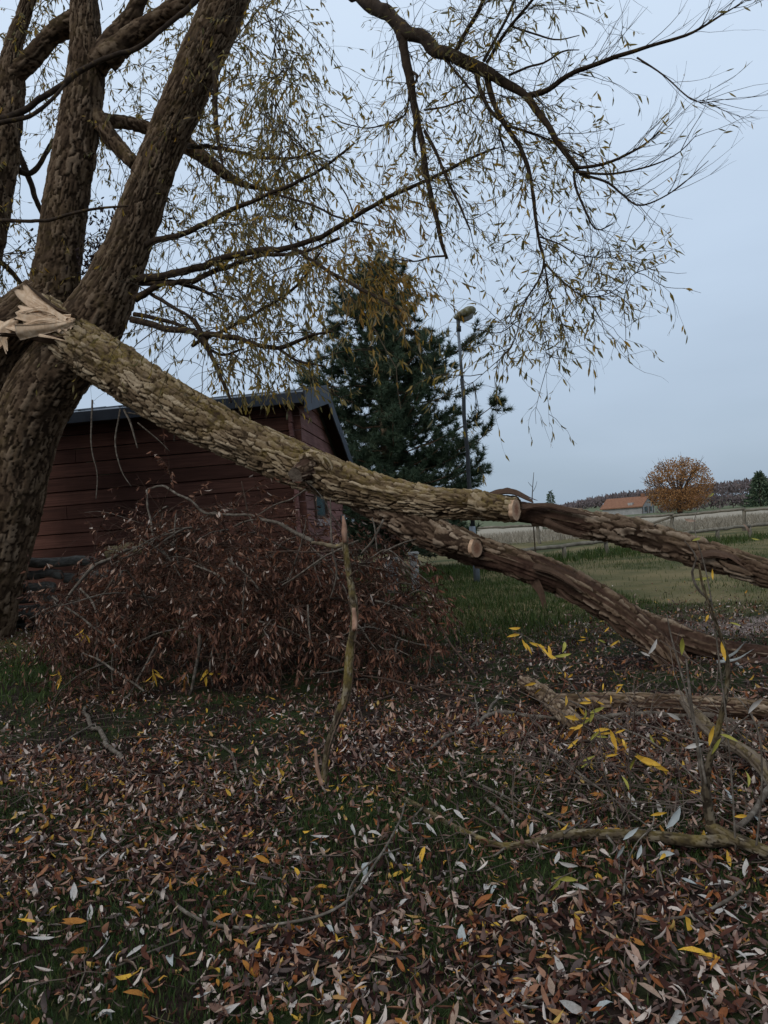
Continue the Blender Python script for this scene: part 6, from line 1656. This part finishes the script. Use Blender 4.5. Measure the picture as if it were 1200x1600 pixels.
def conifer(name, label, base, h, r, n, mat, seed, lenf=0.35):
    e = empty(name, tuple(base)); tag(e, label, 'tree')
    stick('trunk', [np.array(base) + [0, 0, -0.1], np.array(base) + [0, 0, h * 0.5], np.array(base) + [0, 0, h]], [r * 0.09, r * 0.06, r * 0.015], M['timber'], e, 7, 0.3, 0.1, seed)
    rs = np.random.default_rng(seed)
    z = rs.uniform(0.04, 1.0, n) ** 1.2; az = rs.uniform(0, 6.283, n)
    tier = 0.75 + 0.25 * np.sin(z * 40)
    rad_ = r * (1 - z) ** 0.8 * tier * rs.uniform(0.5, 1.08, n) ** 0.6
    pos = np.array(base) + np.stack([np.cos(az) * rad_, np.sin(az) * rad_, z * h], 1)
    d = nrm(np.stack([np.cos(az), np.sin(az), rs.normal(-0.1, 0.4, n)], 1) + rs.normal(size=(n, 3)) * 0.4)
    Ln = rs.uniform(0.6, 1.2, n) * lenf
    v, f, m = leaf_mesh(pos, d, nrm(rs.normal(size=(n, 3))), Ln, Ln * 0.3, rs.normal(0, 0.6, n), 0.2, True)
    o = mesh_np('crown', v, [f], M[mat], {'h': np.repeat(rs.uniform(0, 1, n), m)}); tag(o, kind='stuff'); world_parent(o, e)
    return e


b_ = P(1190, 790, 92.0); b_[2] = 0
conifer('evergreen_tree', 'dark evergreen tree at the right edge before the far wood', b_, 4.0, 2.1, 2200, 'needle', 811, 0.5)
b_ = P(862, 800, 60.0); b_[2] = 0
conifer('young_conifer', 'tiny dark conifer tip showing above the fallen limb', b_, 2.95, 0.75, 700, 'needle', 812, 0.25)
# bare sapling behind the limb
sb_ = P(832, 800, 16.0); sb_[2] = float(gz(sb_[0], sb_[1]))
sap = empty('bare_sapling', tuple(sb_)); tag(sap, 'thin bare sapling stem rising above the fallen limb against the sky', 'sapling')
stick('stem', [sb_, P(832, 800, 16), P(832, 770, 16), P(834, 738, 16)], [0.016, 0.013, 0.010, 0.005], M['twig'], sap, 6, 0.15, 0.1, 815)
stick('side_twig', [P(833, 762, 16), P(828, 757, 16), P(825, 753, 16)], [0.006, 0.005, 0.003], M['twig'], sap, 5, 0.1, 0.1, 816)
stick('side_twig', [P(833, 768, 16), P(837, 760, 16), P(839, 752, 16)], [0.006, 0.005, 0.003], M['twig'], sap, 5, 0.1, 0.1, 817)

# house beyond the fields
DHs = 105.0
hb = P(990, 800, DHs); hb[2] = 0
house = empty('far_house', tuple(hb), rad(-42)); tag(house, 'low pale house with an orange tiled roof half hidden behind the limb', 'house')
house.scale = (0.8, 0.8, 0.78)
MB().box(-4.4, 2.6, -2.6, 2.6, 0, 1.35).build('wall', M['plaster'], house)
MB().prism([(2.6, -2.6, 1.35), (2.6, 2.6, 1.35), (2.6, 0, 2.75)], (-0.2, 0, 0)).build('gable', M['plaster'], house)
r1 = MB().prism([(-4.7, -2.95, 1.18), (-4.7, 0, 2.86), (-4.7, 0, 3.02), (-4.7, -2.95, 1.34)], (7.6, 0, 0)).prism([(-4.7, 0, 2.86), (-4.7, 2.95, 1.18), (-4.7, 2.95, 1.34), (-4.7, 0, 3.02)], (7.6, 0, 0)).build('roof', M['tile'], house)
MB().box(1.6, 2.1, -0.25, 0.25, 2.6, 3.5).build('chimney', M['tile'], r1)
dm = MB().box(0.2, 1.0, -2.5, -1.2, 1.55, 2.05).build('dormer', M['plaster'], r1)
for yy in (-1.4, 0.7):
    w_ = MB().box(2.6, 2.66, yy, yy + 0.7, 0.35, 1.15).build('window', M['timber'], house)
    MB().box(2.655, 2.67, yy + 0.06, yy + 0.64, 0.42, 1.08).build('pane', M['glass'], w_)
for yy in (-2.4, -0.5, 0.3, 2.0):
    MB().box(2.605, 2.65, yy, yy + 0.14, 0.0, 1.3).build('timber_beam', M['timber'], house)
h2 = P(1076, 800, 112.0); h2[2] = 0
house2 = empty('far_shed', tuple(h2), rad(-15)); tag(house2, 'small pinkish-roofed outbuilding behind the round tree', 'house')
MB().box(-1.4, 1.4, -1.2, 1.2, 0, 1.3).build('wall', M['plaster'], house2)
MB().prism([(-1.6, -1.45, 1.2), (-1.6, 0, 2.2), (-1.6, 1.45, 1.2)], (3.2, 0, 0)).build('roof', M['tile'], house2)

# hedge line and distant woodland
def wood_mass(name, label, d, pxs, tops, n, mat, size, seed, depth=60, z_lo=0.0):
    rs = np.random.default_rng(seed)
    px = rs.uniform(pxs[0], pxs[-1], n)
    hgt = np.interp(px, pxs, tops) * (0.86 + 0.28 * hash3((px / 7).astype(np.int64), np.zeros(n, np.int64), np.zeros(n, np.int64), seed))
    z = z_lo + (hgt - z_lo) * rs.uniform(0, 1, n) ** 0.6
    dd = d + rs.uniform(0, depth, n)
    x = (px - 600) / F * d
    pos = np.stack([x, dd, z], 1)
    up = nrm(rs.normal(size=(n, 3)))
    dirs = nrm(rs.normal(size=(n, 3)) * [0.5, 0.5, 1] + [0, 0, 0.8])
    L = rs.uniform(0.6, 1.3, n) * size
    v, f, m = leaf_mesh(pos, dirs, up, L, L * 0.4, rs.normal(0, 0.5, n), 0.1, True)
    o = mesh_np(name, v, [f], M[mat], {'h': np.repeat(np.clip(rs.normal(0.5, 0.25, n), 0, 1), m)})
    tag(o, label, 'woodland', kind='stuff'); return o


def top_at(px, py, d):
    return float(P(px, py, d)[2])


DW = 480.0
tops_px = [(560, 830), (760, 815), (880, 798), (925, 785), (960, 777), (1000, 771), (1050, 766), (1100, 760), (1150, 757), (1200, 750), (1300, 742), (1500, 735)]
wood_mass('distant_woodland', 'leafless wood along the horizon, haze put into its purplish-brown colour', DW, [q[0] for q in tops_px], [max(1.0, top_at(q[0], q[1], DW)) for q in tops_px], 20000, 'far_wood_hazed', 2.3, 901)
wood_mass('field_hedge', 'low dark bare hedge at the far side of the pale field', 96, [1036, 1050, 1080, 1110, 1160, 1200, 1400], [0.6, 1.0, 1.2, 1.4, 1.3, 1.0, 1.2], 4000, 'far_wood_hazed', 0.45, 902, 3.0)

# concrete blocks behind the heap, by the pine
for i, (x, y, d, w, h, lab) in enumerate([(645, 856, 16.5, 0.17, 0.78, 'narrow pale concrete block standing right of the heap under the limb'), (607, 850, 16.8, 0.30, 0.70, 'wider grey concrete block under the pine beside the narrow pale one')]):
    p = P(x, y, d)
    o = MB().box(-w / 2, w / 2, -0.15, 0.15, 0, h).box(-w / 2 - 0.03, w / 2 + 0.03, -0.18, 0.18, h + 0.003, h + 0.06).build('concrete_block', M['concrete'], None, 0.012)
    o.location = (p[0], p[1], float(gz(p[0], p[1])))
    tag(o, lab, 'block', 'concrete blocks under the pine')
